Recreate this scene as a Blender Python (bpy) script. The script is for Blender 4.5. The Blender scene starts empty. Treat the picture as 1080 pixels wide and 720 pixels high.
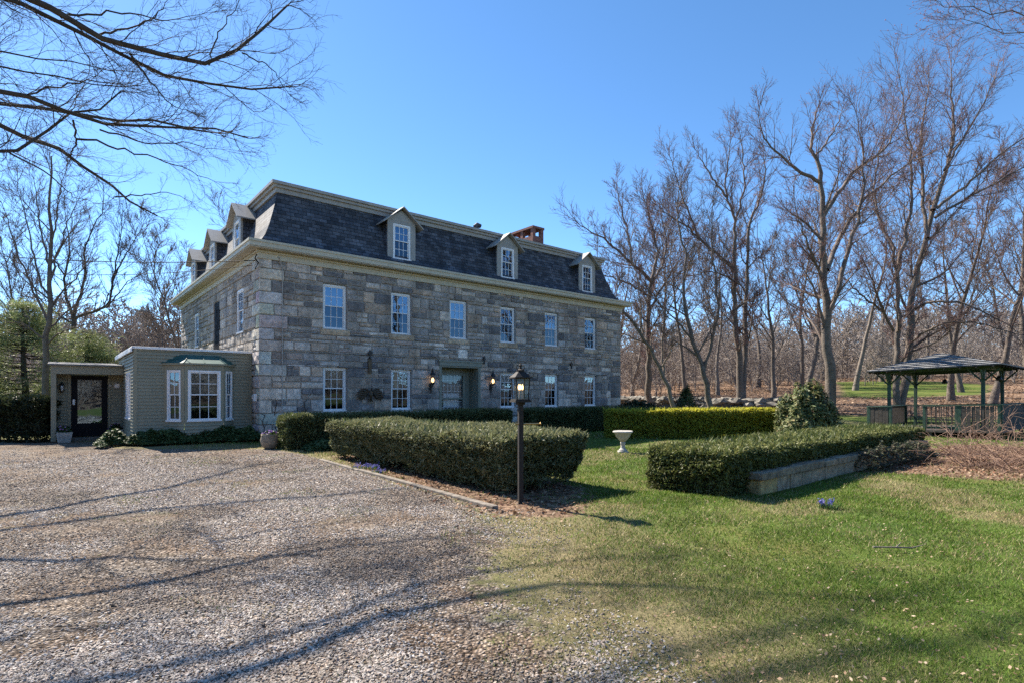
import bpy, math, random
import numpy as np
from mathutils import Vector, Matrix
rnd = random.Random(7)
RG = np.random.default_rng(11)
sc = bpy.context.scene
COL = sc.collection
PI = math.pi
# ------------------------------------------------------------------ camera frame
FPX, EYE, HOR = 577.0, 1.6, 415.0            # focal length in photo pixels, eye height, horizon row
TH = math.atan2(.641, .767)                  # heading of the house front
E2 = np.array([math.cos(TH), math.sin(TH)]); V2 = np.array([-math.sin(TH), math.cos(TH)])
CORNER = np.array([-8.53, 18.5])
def W(t, s, z=0.0):
    p = CORNER + E2 * t + V2 * s
    return (float(p[0]), float(p[1]), z)
def at(px, py, Y):
    return np.array([(px - 540) / FPX * Y, Y, (HOR - py) / FPX * Y + EYE])
def gp(px, Y):
    return np.array([(px - 540) / FPX * Y, Y])
SUN_AZ = np.array([-.75, .66]); SUN_AZ = SUN_AZ / np.linalg.norm(SUN_AZ)
SUN_EL = math.radians(44)
# ------------------------------------------------------------------ numpy noise
def _hash(ix, iy, seed):
    h = (ix.astype(np.int64) * 374761393 + iy.astype(np.int64) * 668265263 + seed * 982451653) & 0x7fffffff
    h = ((h ^ (h >> 13)) * 1274126177) & 0x7fffffff
    return ((h ^ (h >> 16)) & 0xffff) / 65535.0
def vnoise(x, y, sc_, seed=0):
    x = np.asarray(x) / sc_; y = np.asarray(y) / sc_
    ix = np.floor(x); iy = np.floor(y); fx = x - ix; fy = y - iy
    fx = fx * fx * (3 - 2 * fx); fy = fy * fy * (3 - 2 * fy)
    a = _hash(ix, iy, seed); b = _hash(ix + 1, iy, seed); c = _hash(ix, iy + 1, seed); d = _hash(ix + 1, iy + 1, seed)
    return (a * (1 - fx) + b * fx) * (1 - fy) + (c * (1 - fx) + d * fx) * fy
def fbm(x, y, s, seed=0):
    return .55 * vnoise(x, y, s, seed) + .3 * vnoise(x, y, s * .45, seed + 5) + .15 * vnoise(x, y, s * .2, seed + 9)
def sstep(a, b, x):
    t = np.clip((x - a) / (b - a), 0, 1); return t * t * (3 - 2 * t)
# ------------------------------------------------------------------ terrain
def terr(x, y):
    x = np.asarray(x, float); y = np.asarray(y, float)
    D = .5 * np.maximum(x, -10) + y - 37
    h = .095 * np.where(D > 30, D, np.log1p(np.exp(np.clip(D / 2.5, -30, 30))) * 2.5)
    h = 9.0 * (1 - np.exp(-h / 9.0))
    h = h * sstep(-6, 12, x + .25 * (y - 30))
    h = h + 5.0 * sstep(85, 160, y + .25 * np.abs(x)) * (y > 0) * (.45 + 1.1 * vnoise(x, y, 45, 13)) + 8.0 * sstep(-30, -85, y)  # last term: unseen bank behind the viewer, raised for the window reflections
    h = h + .35 * (fbm(x, y, 9, 3) - .5) * sstep(2, 12, D)
    return h
def tz(x, y): return float(terr(np.array([x]), np.array([y]))[0])
# ------------------------------------------------------------------ materials
def new_mat(name):
    m = bpy.data.materials.new(name); m.use_nodes = True
    nt = m.node_tree; b = nt.nodes['Principled BSDF']
    return m, nt, b
def nd(nt, typ, **kw):
    n = nt.nodes.new(typ)
    for k, v in kw.items(): setattr(n, k, v)
    return n
def ramp(nt, src, stops):
    r = nd(nt, 'ShaderNodeValToRGB'); cr = r.color_ramp
    while len(cr.elements) < len(stops): cr.elements.new(.5)
    for e, (p, c) in zip(cr.elements, stops):
        e.position = p; e.color = (*c, 1) if len(c) == 3 else c
    nt.links.new(src, r.inputs[0]); return r.outputs[0]
def noise(nt, scale, detail=4, rough=.6, coord='Object', dist=0.0):
    tc = nd(nt, 'ShaderNodeTexCoord'); n = nd(nt, 'ShaderNodeTexNoise')
    n.inputs['Scale'].default_value = scale; n.inputs['Detail'].default_value = detail
    n.inputs['Roughness'].default_value = rough; n.inputs['Distortion'].default_value = dist
    nt.links.new(tc.outputs[coord], n.inputs['Vector']); return n.outputs['Fac']
def streaks(nt, sx, sz, detail=4):
    tc = nd(nt, 'ShaderNodeTexCoord'); mp = nd(nt, 'ShaderNodeMapping'); mp.inputs['Scale'].default_value = (sx, sx, sz)
    n = nd(nt, 'ShaderNodeTexNoise'); n.inputs['Scale'].default_value = 1; n.inputs['Detail'].default_value = detail
    nt.links.new(tc.outputs['Object'], mp.inputs[0]); nt.links.new(mp.outputs[0], n.inputs['Vector']); return n.outputs['Fac']
def bump(nt, b, src, strength, dist=.02):
    n = nd(nt, 'ShaderNodeBump'); n.inputs['Strength'].default_value = strength; n.inputs['Distance'].default_value = dist
    nt.links.new(src, n.inputs['Height']); nt.links.new(n.outputs[0], b.inputs['Normal']); return n
def mixc(nt, a, b_, fac, blend='MIX'):
    m = nd(nt, 'ShaderNodeMix', data_type='RGBA', blend_type=blend)
    for sock, v in ((m.inputs[0], fac), (m.inputs[6], a), (m.inputs[7], b_)):
        if isinstance(v, (int, float)): sock.default_value = v
        elif isinstance(v, tuple): sock.default_value = (*v, 1)
        else: nt.links.new(v, sock)
    return m.outputs[2]
def attr(nt, name, out='Color'):
    a = nd(nt, 'ShaderNodeAttribute'); a.attribute_name = name; return a.outputs[out]
def math_(nt, op, a, b_=0.0, clamp=False):
    m = nd(nt, 'ShaderNodeMath', operation=op); m.use_clamp = clamp
    for s, v in zip(m.inputs, (a, b_)):
        if isinstance(v, (int, float)): s.default_value = v
        else: nt.links.new(v, s)
    return m.outputs[0]
def M_noise(name, c1, c2, scale=6, rough=.8, bs=.3, bscale=40, bd=.01, metallic=0, spec=.4):
    m, nt, b = new_mat(name)
    nt.links.new(ramp(nt, noise(nt, scale), [(.3, c1), (.7, c2)]), b.inputs['Base Color'])
    b.inputs['Roughness'].default_value = rough; b.inputs['Metallic'].default_value = metallic
    b.inputs['Specular IOR Level'].default_value = spec
    if bs: bump(nt, b, noise(nt, bscale, 3), bs, bd)
    return m
def M_leaf(name, trans=.3, rough=.55, spec=.35, tint=(1, 1, 1)):
    """per-face colours come from the 'col' attribute (each leaf's own colour)"""
    m, nt, b = new_mat(name)
    c = attr(nt, 'col')
    nt.links.new(c, b.inputs['Base Color'])
    b.inputs['Roughness'].default_value = rough; b.inputs['Specular IOR Level'].default_value = spec
    if trans:
        t = nd(nt, 'ShaderNodeBsdfTranslucent'); nt.links.new(c, t.inputs[0])
        mx = nd(nt, 'ShaderNodeMixShader'); mx.inputs[0].default_value = trans
        nt.links.new(b.outputs[0], mx.inputs[1]); nt.links.new(t.outputs[0], mx.inputs[2])
        nt.links.new(mx.outputs[0], nt.nodes['Material Output'].inputs[0])
    return m
def M_emit(name, color, strength):
    m, nt, b = new_mat(name)
    b.inputs['Base Color'].default_value = (*color, 1)
    b.inputs['Emission Color'].default_value = (*color, 1); b.inputs['Emission Strength'].default_value = strength
    m.cycles.emission_sampling = 'NONE'
    return m
MAT = {}
def mk_mats():
    # granite blocks
    m, nt, b = new_mat('granite')
    c = attr(nt, 'col')
    n1 = noise(nt, 7, 6, .7); n2 = noise(nt, 45, 4, .7); n3 = noise(nt, 2.3, 5, .65, dist=1.5)
    c = mixc(nt, c, ramp(nt, n1, [(.25, (.74, .72, .69)), (.72, (2.7, 2.55, 2.36))]), .9, 'MULTIPLY')
    c = mixc(nt, c, ramp(nt, n2, [(.3, (.62, .62, .64)), (.7, (1.35, 1.34, 1.32))]), .85, 'MULTIPLY')
    vein = ramp(nt, n3, [(.475, (0, 0, 0)), (.5, (1, 1, 1)), (.525, (0, 0, 0))])
    c = mixc(nt, c, (.46, .44, .42), math_(nt, 'MULTIPLY', vein, .45))
    c = mixc(nt, c, ramp(nt, streaks(nt, 1.6, .22), [(.36, (.62, .6, .58)), (.56, (1.08, 1.06, 1.04))]), .8, 'MULTIPLY')
    c = mixc(nt, c, ramp(nt, noise(nt, .55, 4), [(.38, (.86, .88, .92)), (.64, (1.08, 1.05, 1.02))]), .9, 'MULTIPLY')
    nt.links.new(c, b.inputs['Base Color']); b.inputs['Roughness'].default_value = .85
    bump(nt, b, math_(nt, 'ADD', n1, math_(nt, 'MULTIPLY', n2, .5)), .7, .035)
    MAT['stone'] = m
    MAT['mortar'] = M_noise('lime_mortar', (.3, .275, .245), (.44, .41, .37), 9, .95, .6, 60)
    MAT['cream'] = M_noise('cream_paint', (.5, .45, .335), (.6, .55, .42), 3, .55, .1, 30)
    MAT['soffit'] = M_noise('soffit_paint', (.42, .38, .3), (.5, .46, .37), 3, .6, .05, 30)
    MAT['white'] = M_noise('white_paint', (.8, .8, .8), (.88, .88, .88), 5, .45, .05, 40)
    MAT['trim'] = M_noise('grey_green_trim_paint', (.2, .21, .165), (.26, .27, .215), 4, .5, .08, 40)
    MAT['taupe'] = M_noise('taupe_trim_paint', (.3, .285, .26), (.39, .37, .33), 4, .55, .08, 40)
    MAT['siding'] = M_noise('olive_clapboard_paint', (.25, .235, .165), (.31, .292, .208), 1.3, .6, .05, 50)
    MAT['black'] = M_noise('black_iron', (.012, .012, .014), (.03, .028, .027), 20, .45, .2, 60)
    MAT['bronze'] = M_noise('bronze_eagle', (.07, .045, .028), (.14, .1, .06), 20, .5, .2, 60, metallic=.4)
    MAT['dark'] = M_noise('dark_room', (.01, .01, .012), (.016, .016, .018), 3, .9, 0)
    MAT['doorblack'] = M_noise('black_door_paint', (.008, .008, .01), (.014, .014, .017), 3, .7, .05, 30, spec=.15)
    MAT['postwood'] = M_noise('weathered_post', (.012, .01, .0095), (.032, .028, .026), 25, .75, .6, 60)
    MAT['timber'] = M_noise('weathered_timber', (.1, .085, .07), (.26, .225, .19), 8, .9, .7, 50)
    MAT['greywood'] = M_noise('grey_board', (.045, .038, .034), (.12, .102, .09), 9, .85, .5, 45)
    MAT['greenwood'] = M_noise('green_painted_wood', (.02, .05, .033), (.05, .1, .07), 9, .6, .3, 45)
    MAT['cement'] = M_noise('cast_stone', (.32, .3, .27), (.5, .48, .44), 14, .9, .5, 50)
    MAT['terracotta'] = M_noise('mossy_clay', (.2, .165, .12), (.34, .29, .22), 10, .9, .5, 50)
    MAT['copper'] = M_noise('aged_copper', (.03, .09, .08), (.055, .14, .125), 6, .6, .2, 30, spec=.2)
    MAT['brick'] = None
    MAT['brass'] = M_noise('brass', (.4, .26, .1), (.5, .34, .14), 12, .35, 0, metallic=.9)
    MAT['metalroof'] = M_noise('weathered_roof_batten', (.42, .42, .42), (.58, .58, .575), 6, .45, .25, 40)
    MAT['metalroofdark'] = M_noise('dark_roof_batten', (.035, .037, .04), (.065, .068, .07), 6, .55, .25, 40)
    MAT['shade'] = M_noise('tan_roller_blind', (.27, .2, .13), (.36, .27, .18), 3, .9, .1, 30)
    MAT['curtain'] = M_noise('grey_net_curtain', (.06, .06, .065), (.11, .11, .115), 9, .9, .1, 30)
    MAT['bulb'] = M_emit('lit_bulb', (1.0, .62, .27), 1.5)
    MAT['barkdark'] = M_noise('dark_hedge_wood', (.018, .018, .012), (.04, .036, .024), 12, .95, .4, 30)
    MAT['ironcap'] = M_noise('grey_iron', (.05, .05, .05), (.1, .1, .1), 12, .5, .2, 40)
    # brick
    m, nt, b = new_mat('chimney_brick')
    uv = nd(nt, 'ShaderNodeUVMap'); br = nd(nt, 'ShaderNodeTexBrick')
    br.inputs['Color1'].default_value = (.2, .065, .045, 1); br.inputs['Color2'].default_value = (.3, .11, .075, 1)
    br.inputs['Mortar'].default_value = (.26, .2, .17, 1); br.inputs['Scale'].default_value = 1
    br.inputs['Brick Width'].default_value = .21; br.inputs['Row Height'].default_value = .075; br.inputs['Mortar Size'].default_value = .008
    nt.links.new(uv.outputs[0], br.inputs['Vector'])
    c = mixc(nt, br.outputs['Color'], ramp(nt, noise(nt, 9), [(.3, (.6, .6, .6)), (.7, (1.25, 1.2, 1.15))]), .8, 'MULTIPLY')
    nt.links.new(c, b.inputs['Base Color']); b.inputs['Roughness'].default_value = .9
    bump(nt, b, br.outputs['Fac'], -.5, .01); MAT['brick'] = m
    # slate / asphalt shingles (UV in metres)
    m, nt, b = new_mat('slate_shingle')
    uv = nd(nt, 'ShaderNodeUVMap'); br = nd(nt, 'ShaderNodeTexBrick'); br.offset = .5
    br.inputs['Color1'].default_value = (.03, .036, .047, 1); br.inputs['Color2'].default_value = (.105, .116, .14, 1)
    br.inputs['Mortar'].default_value = (.005, .006, .008, 1); br.inputs['Scale'].default_value = 1; br.inputs['Bias'].default_value = -.1
    br.inputs['Brick Width'].default_value = .3; br.inputs['Row Height'].default_value = .15; br.inputs['Mortar Size'].default_value = .009
    br.inputs['Mortar Smooth'].default_value = .3
    nt.links.new(uv.outputs[0], br.inputs['Vector'])
    c = mixc(nt, br.outputs['Color'], ramp(nt, noise(nt, 1.6, 5), [(.3, (.6, .6, .62)), (.7, (1.35, 1.35, 1.35))]), .9, 'MULTIPLY')
    c = mixc(nt, c, ramp(nt, noise(nt, 30, 3), [(.3, (.7, .7, .7)), (.7, (1.3, 1.3, 1.3))]), .8, 'MULTIPLY')
    c = mixc(nt, c, ramp(nt, streaks(nt, 2.2, .5), [(.35, (.7, .7, .72)), (.6, (1.35, 1.33, 1.3))]), .8, 'MULTIPLY')
    nt.links.new(c, b.inputs['Base Color']); b.inputs['Roughness'].default_value = .8
    sx = nd(nt, 'ShaderNodeSeparateXYZ'); nt.links.new(uv.outputs[0], sx.inputs[0])
    saw = math_(nt, 'FRACT', math_(nt, 'DIVIDE', sx.outputs[1], .15))
    h = math_(nt, 'SUBTRACT', math_(nt, 'MULTIPLY', saw, -1.0), math_(nt, 'MULTIPLY', br.outputs['Fac'], .6))
    bump(nt, b, h, .9, .02); MAT['slate'] = m
    MAT['greyshingle'] = M_noise('grey_roll_roofing', (.13, .13, .13), (.22, .215, .21), 8, .9, .5, 60)
    # glass
    def glass(name, tint, refl, ior_fac=.0):
        m, nt, b = new_mat(name); out = nt.nodes['Material Output']; nt.nodes.remove(b)
        g = nd(nt, 'ShaderNodeBsdfGlossy'); g.inputs['Roughness'].default_value = .015; g.inputs['Color'].default_value = (.5, .74, 1, 1)
        tr = nd(nt, 'ShaderNodeBsdfTransparent'); tr.inputs[0].default_value = (*tint, 1)
        lw = nd(nt, 'ShaderNodeLayerWeight'); lw.inputs[0].default_value = .5
        nz = noise(nt, 1.7, 2)
        bp = nd(nt, 'ShaderNodeBump'); bp.inputs['Strength'].default_value = .06; bp.inputs['Distance'].default_value = .05
        nt.links.new(nz, bp.inputs['Height']); nt.links.new(bp.outputs[0], g.inputs['Normal'])
        f = math_(nt, 'ADD', math_(nt, 'MULTIPLY', math_(nt, 'POWER', lw.outputs['Facing'], 4.0), .75), refl, True)
        mx = nd(nt, 'ShaderNodeMixShader'); nt.links.new(f, mx.inputs[0])
        nt.links.new(tr.outputs[0], mx.inputs[1]); nt.links.new(g.outputs[0], mx.inputs[2]); nt.links.new(mx.outputs[0], out.inputs[0])
        return m
    MAT['glass'] = glass('window_glass', (.62, .68, .74), .2)
    MAT['screen'] = glass('screened_glass', (.24, .26, .3), .09)
    MAT['doorglass'] = glass('door_glass', (.8, .82, .82), .05)
    MAT['lampglass'] = glass('lantern_glass', (.93, .93, .92), .04)
    # bark: 'tint' 0 = trunk, 1 = finest twig
    def bark(name, c_a, c_b, c_tw):
        m, nt, b = new_mat(name)
        base = ramp(nt, noise(nt, 5, 5, .7), [(.3, c_a), (.7, c_b)])
        c = mixc(nt, base, c_tw, attr(nt, 'tint', 'Fac'))
        nt.links.new(c, b.inputs['Base Color']); b.inputs['Roughness'].default_value = .9; b.inputs['Specular IOR Level'].default_value = .2
        bump(nt, b, noise(nt, 14, 4, .7), .8, .04)
        return m
    MAT['bark'] = bark('grey_bark', (.10, .08, .065), (.22, .187, .157), (.165, .13, .112))
    MAT['barkred'] = bark('maple_bark', (.095, .075, .062), (.21, .178, .15), (.19, .122, .112))
    MAT['barkdk'] = bark('dark_bark', (.05, .043, .036), (.11, .095, .08), (.06, .045, .042))
    MAT['barkpale'] = bark('pale_bark', (.15, .125, .105), (.28, .243, .205), (.225, .18, .155))
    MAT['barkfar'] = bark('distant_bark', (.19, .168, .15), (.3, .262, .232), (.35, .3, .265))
    MAT['buds'] = M_noise('red_buds', (.34, .12, .12), (.42, .18, .17), 3, .7, 0)
    MAT['yew'] = M_leaf('yew_needles', .32)
    MAT['privet'] = M_leaf('privet_leaves', .62)
    MAT['broad'] = M_leaf('broad_leaves', .25, .55, .3)
    MAT['grassblade'] = M_leaf('grass_blades', .35, .6, .25)
    MAT['dryleaf'] = M_leaf('dry_leaves', .15, .75, .2)
    MAT['petal'] = M_leaf('petals', .3, .6, .2)
    m, nt, b = new_mat('gravel_stone')
    c = mixc(nt, attr(nt, 'col'), ramp(nt, noise(nt, 60, 3), [(.3, (.75, .75, .75)), (.7, (1.2, 1.2, 1.2))]), .7, 'MULTIPLY')
    nt.links.new(c, b.inputs['Base Color']); b.inputs['Roughness'].default_value = .85; MAT['gravel'] = m
    # retaining-wall stone
    m, nt, b = new_mat('retaining_stone')
    c = mixc(nt, attr(nt, 'col'), ramp(nt, noise(nt, 6, 6, .7), [(.34, (.4, .38, .34)), (.66, (1.45, 1.4, 1.28))]), .9, 'MULTIPLY')
    nt.links.new(c, b.inputs['Base Color']); b.inputs['Roughness'].default_value = .92
    bump(nt, b, noise(nt, 22, 5, .7), .8, .03); MAT['wallstone'] = m
    # ground
    m, nt, b = new_mat('ground_cover')
    tcg = 'Object'
    lawn = ramp(nt, noise(nt, .55, 5, .65, tcg), [(.32, (.05, .09, .014)), (.5, (.085, .125, .026)), (.7, (.15, .14, .05))])
    lawn = mixc(nt, lawn, ramp(nt, noise(nt, 26, 4, .7, tcg), [(.3, (.45, .45, .45)), (.72, (1.6, 1.5, 1.35))]), .85, 'MULTIPLY')
    straw = ramp(nt, noise(nt, 30, 4, .7, tcg), [(.3, (.11, .085, .05)), (.7, (.36, .28, .165))])
    lawn = mixc(nt, lawn, straw, math_(nt, 'MULTIPLY', attr(nt, 'straw', 'Fac'), .85))
    tc = nd(nt, 'ShaderNodeTexCoord')
    vo = nd(nt, 'ShaderNodeTexVoronoi'); vo.inputs['Scale'].default_value = 42; nt.links.new(tc.outputs['Object'], vo.inputs['Vector'])
    sp = nd(nt, 'ShaderNodeSeparateColor'); nt.links.new(vo.outputs['Color'], sp.inputs[0])
    grav = ramp(nt, sp.outputs[0], [(0, (.09, .075, .06)), (.3, (.23, .2, .17)), (.6, (.37, .33, .29)), (.88, (.5, .455, .41)), (1, (.66, .62, .57))])
    grav = mixc(nt, grav, ramp(nt, vo.outputs['Distance'], [(.25, (1, 1, 1)), (.62, (.35, .32, .3))]), .9, 'MULTIPLY')
    dirt = ramp(nt, noise(nt, 1.1, 5, .7, tcg), [(.4, (1.0, .95, .88)), (.54, (.82, .69, .58)), (.68, (.6, .45, .35))])
    grav = mixc(nt, grav, dirt, .9, 'MULTIPLY')
    mossf = math_(nt, 'MULTIPLY', ramp(nt, noise(nt, .9, 5, .7, tcg), [(.58, (0, 0, 0)), (.72, (1, 1, 1))]), .55)
    grav = mixc(nt, grav, (.13, .14, .05), mossf)
    vl = nd(nt, 'ShaderNodeTexVoronoi'); vl.inputs['Scale'].default_value = 11; nt.links.new(tc.outputs['Object'], vl.inputs['Vector'])
    sl = nd(nt, 'ShaderNodeSeparateColor'); nt.links.new(vl.outputs['Color'], sl.inputs[0])
    lit = ramp(nt, sl.outputs[1], [(0, (.08, .05, .034)), (.5, (.19, .122, .082)), (1, (.32, .22, .15))])
    lit = mixc(nt, lit, ramp(nt, noise(nt, .5, 5, .7, tcg), [(.3, (.6, .6, .6)), (.7, (1.3, 1.3, 1.3))]), .8, 'MULTIPLY')
    nz = noise(nt, 5, 5, .7, tcg)
    gf = math_(nt, 'ADD', attr(nt, 'gravel', 'Fac'), math_(nt, 'MULTIPLY', math_(nt, 'SUBTRACT', nz, .5), .9))
    gf = ramp(nt, gf, [(.42, (0, 0, 0)), (.6, (1, 1, 1))])
    lf_ = math_(nt, 'ADD', attr(nt, 'litter', 'Fac'), math_(nt, 'MULTIPLY', math_(nt, 'SUBTRACT', nz, .5), .7))
    lf_ = ramp(nt, lf_, [(.42, (0, 0, 0)), (.6, (1, 1, 1))])
    geo = nd(nt, 'ShaderNodeNewGeometry'); sg = nd(nt, 'ShaderNodeSeparateXYZ'); nt.links.new(geo.outputs['Position'], sg.inputs[0])
    farf = ramp(nt, math_(nt, 'MULTIPLY', math_(nt, 'ADD', sg.outputs[1], math_(nt, 'MULTIPLY', sg.outputs[0], .4)), .01), [(.62, (0, 0, 0)), (.8, (1, 1, 1))])
    floor_ = ramp(nt, noise(nt, .35, 6, .75, tcg), [(.3, (.07, .052, .043)), (.5, (.13, .1, .082)), (.7, (.2, .155, .125))])  # darker far floor: the shade of the trees is put into its colour
    lit = mixc(nt, lit, floor_, farf)
    c = mixc(nt, lawn, grav, gf); c = mixc(nt, c, lit, lf_)
    nt.links.new(c, b.inputs['Base Color']); b.inputs['Roughness'].default_value = .95; b.inputs['Specular IOR Level'].default_value = .15
    hb = math_(nt, 'ADD', math_(nt, 'MULTIPLY', math_(nt, 'MULTIPLY', vo.outputs['Distance'], -1.0), gf), math_(nt, 'MULTIPLY', noise(nt, 40, 4, .7, tcg), .8))
    bump(nt, b, hb, .9, .03); MAT['ground'] = m
mk_mats()
# ------------------------------------------------------------------ mesh building
def make_mesh(name, V, F, mats, parent=None, col=None, tint=None, smooth=False, matidx=None, uv=None, pattr=None, link=True):
    V = np.asarray(V, np.float32).reshape(-1, 3)
    if not isinstance(F, list): F = [F]
    F = [np.asarray(f, np.int32) for f in F if len(f)]
    loops = np.concatenate([f.ravel() for f in F]); tot = np.concatenate([np.full(len(f), f.shape[1], np.int32) for f in F])
    me = bpy.data.meshes.new(name)
    me.vertices.add(len(V)); me.vertices.foreach_set('co', V.ravel())
    me.loops.add(len(loops)); me.loops.foreach_set('vertex_index', loops)
    me.polygons.add(len(tot)); st = np.zeros(len(tot), np.int32); st[1:] = np.cumsum(tot)[:-1]
    me.polygons.foreach_set('loop_start', st); me.polygons.foreach_set('loop_total', tot)
    if matidx is not None: me.polygons.foreach_set('material_index', np.asarray(matidx, np.int32))
    me.polygons.foreach_set('use_smooth', np.full(len(tot), bool(smooth)))
    for m in (mats if isinstance(mats, (list, tuple)) else [mats]): me.materials.append(m)
    if col is not None:
        col = np.asarray(col, np.float32)
        if col.shape[1] == 3: col = np.concatenate([col, np.ones((len(col), 1), np.float32)], 1)
        a = me.attributes.new('col', 'FLOAT_COLOR', 'FACE'); a.data.foreach_set('color', col.ravel())
    if tint is not None:
        a = me.attributes.new('tint', 'FLOAT', 'FACE'); a.data.foreach_set('value', np.asarray(tint, np.float32))
    if pattr:
        for k, v in pattr.items():
            a = me.attributes.new(k, 'FLOAT', 'POINT'); a.data.foreach_set('value', np.asarray(v, np.float32))
    if uv is not None:
        l = me.uv_layers.new(name='UVMap'); l.data.foreach_set('uv', np.asarray(uv, np.float32).ravel())
    me.update(calc_edges=True); me.validate()
    o = bpy.data.objects.new(name, me); COL.objects.link(o)
    if parent: o.parent = parent
    return o
class G:
    """collects boxes, prisms, tubes and lathes; build() links them as one mesh object"""
    def __init__(self, fn=None): self.v = []; self.f = []; self.c = []; self.uv = []; self.fn = fn; self.cur = (.5, .5, .5)
    def V(self, p):
        if self.fn: p = self.fn(*p)
        self.v.append(tuple(p)); return len(self.v) - 1
    def face(self, pts, uv=None):
        ids = [self.V(p) for p in pts]; self.f.append(ids); self.c.append(self.cur); self.uv.append(uv)
    def box(self, x0, x1, y0, y1, z0, z1):
        i = [self.V((x, y, z)) for z in (z0, z1) for y in (y0, y1) for x in (x0, x1)]
        for q, d in (((0, 1, 5, 4), 'y'), ((2, 6, 7, 3), 'y'), ((0, 4, 6, 2), 'x'), ((1, 3, 7, 5), 'x'), ((4, 5, 7, 6), 'z'), ((0, 2, 3, 1), 'z')):
            self.f.append([i[k] for k in q]); self.c.append(self.cur)
            pts = [((x0, x1)[k & 1], (y0, y1)[(k >> 1) & 1], (z0, z1)[k >> 2]) for k in q]
            self.uv.append([(p[1], p[2]) if d == 'x' else (p[0], p[2]) if d == 'y' else (p[0], p[1]) for p in pts])
    def prism(self, pts, d):
        """pts: polygon of 3-D points, d: extrusion vector"""
        a = [self.V(p) for p in pts]; b = [self.V((p[0] + d[0], p[1] + d[1], p[2] + d[2])) for p in pts]
        n = len(a); fs = [a[::-1], b] + [[a[k], a[(k + 1) % n], b[(k + 1) % n], b[k]] for k in range(n)]
        for f in fs: self.f.append(f); self.c.append(self.cur); self.uv.append(None)
    def tube(self, P, R, sides=8, cap=True):
        P = [Vector(p) for p in P]; n = len(P); rings = []
        if not isinstance(R, (list, tuple)): R = [R] * n
        for i, p in enumerate(P):
            t = (P[min(i + 1, n - 1)] - P[max(i - 1, 0)]).normalized()
            ref = Vector((0, 0, 1)) if abs(t.z) < .9 else Vector((1, 0, 0))
            a = t.cross(ref).normalized(); b = t.cross(a)
            rings.append([self.V(p + (a * math.cos(2 * PI * k / sides) + b * math.sin(2 * PI * k / sides)) * R[i]) for k in range(sides)])
        for i in range(n - 1):
            for k in range(sides):
                self.f.append([rings[i][k], rings[i][(k + 1) % sides], rings[i + 1][(k + 1) % sides], rings[i + 1][k]]); self.c.append(self.cur); self.uv.append(None)
        if cap:
            self.f.append(rings[0][::-1]); self.f.append(rings[-1]); self.c += [self.cur] * 2; self.uv += [None, None]
    def lathe(self, prof, cx=0, cy=0, sides=20, wob=0):
        rings = [[self.V((cx + r * math.cos(2 * PI * k / sides) * (1 + wob * math.sin(8 * PI * k / sides)), cy + r * math.sin(2 * PI * k / sides) * (1 + wob * math.sin(8 * PI * k / sides)), z)) for k in range(sides)] for r, z in prof]
        for i in range(len(rings) - 1):
            for k in range(sides):
                self.f.append([rings[i][k], rings[i][(k + 1) % sides], rings[i + 1][(k + 1) % sides], rings[i + 1][k]]); self.c.append(self.cur); self.uv.append(None)
        self.f.append(rings[0][::-1]); self.f.append(rings[-1]); self.c += [self.cur] * 2; self.uv += [None, None]
    def build(self, name, mat, parent=None, smooth=False, bevel=0, recalc=True):
        me = bpy.data.meshes.new(name); me.from_pydata(self.v, [], self.f)
        for m in (mat if isinstance(mat, (list, tuple)) else [mat]): me.materials.append(m)
        a = me.attributes.new('col', 'FLOAT_COLOR', 'FACE')
        a.data.foreach_set('color', np.array([(*c, 1) for c in self.c], np.float32).ravel())
        uvl = me.uv_layers.new(name='UVMap')
        flat = []
        for f, u in zip(self.f, self.uv):
            flat += list(u) if u else [(self.v[i][0] + self.v[i][1], self.v[i][2]) for i in f]
        uvl.data.foreach_set('uv', np.array(flat, np.float32).ravel())
        if recalc:
            import bmesh
            bm = bmesh.new(); bm.from_mesh(me); bmesh.ops.recalc_face_normals(bm, faces=bm.faces); bm.to_mesh(me); bm.free()
        if smooth: me.polygons.foreach_set('use_smooth', np.ones(len(me.polygons), bool))
        me.update()
        o = bpy.data.objects.new(name, me); COL.objects.link(o)
        if parent: o.parent = parent
        if bevel:
            md = o.modifiers.new('edge', 'BEVEL'); md.width = bevel; md.segments = 2; md.limit_method = 'ANGLE'; md.angle_limit = math.radians(50)
        return o
def thing(name, label, cat, loc=(0, 0, 0), rz=0.0, group=None):
    o = bpy.data.objects.new(name, None); COL.objects.link(o); o.location = loc; o.rotation_euler = (0, 0, rz)
    o.empty_display_size = .2
    return tag(o, label, cat, group)
def tag(o, label, cat, group=None):
    o['label'] = label; o['category'] = cat
    if group: o['group'] = group
    return o
def kind(o, k): o['kind'] = k; return o
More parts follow.
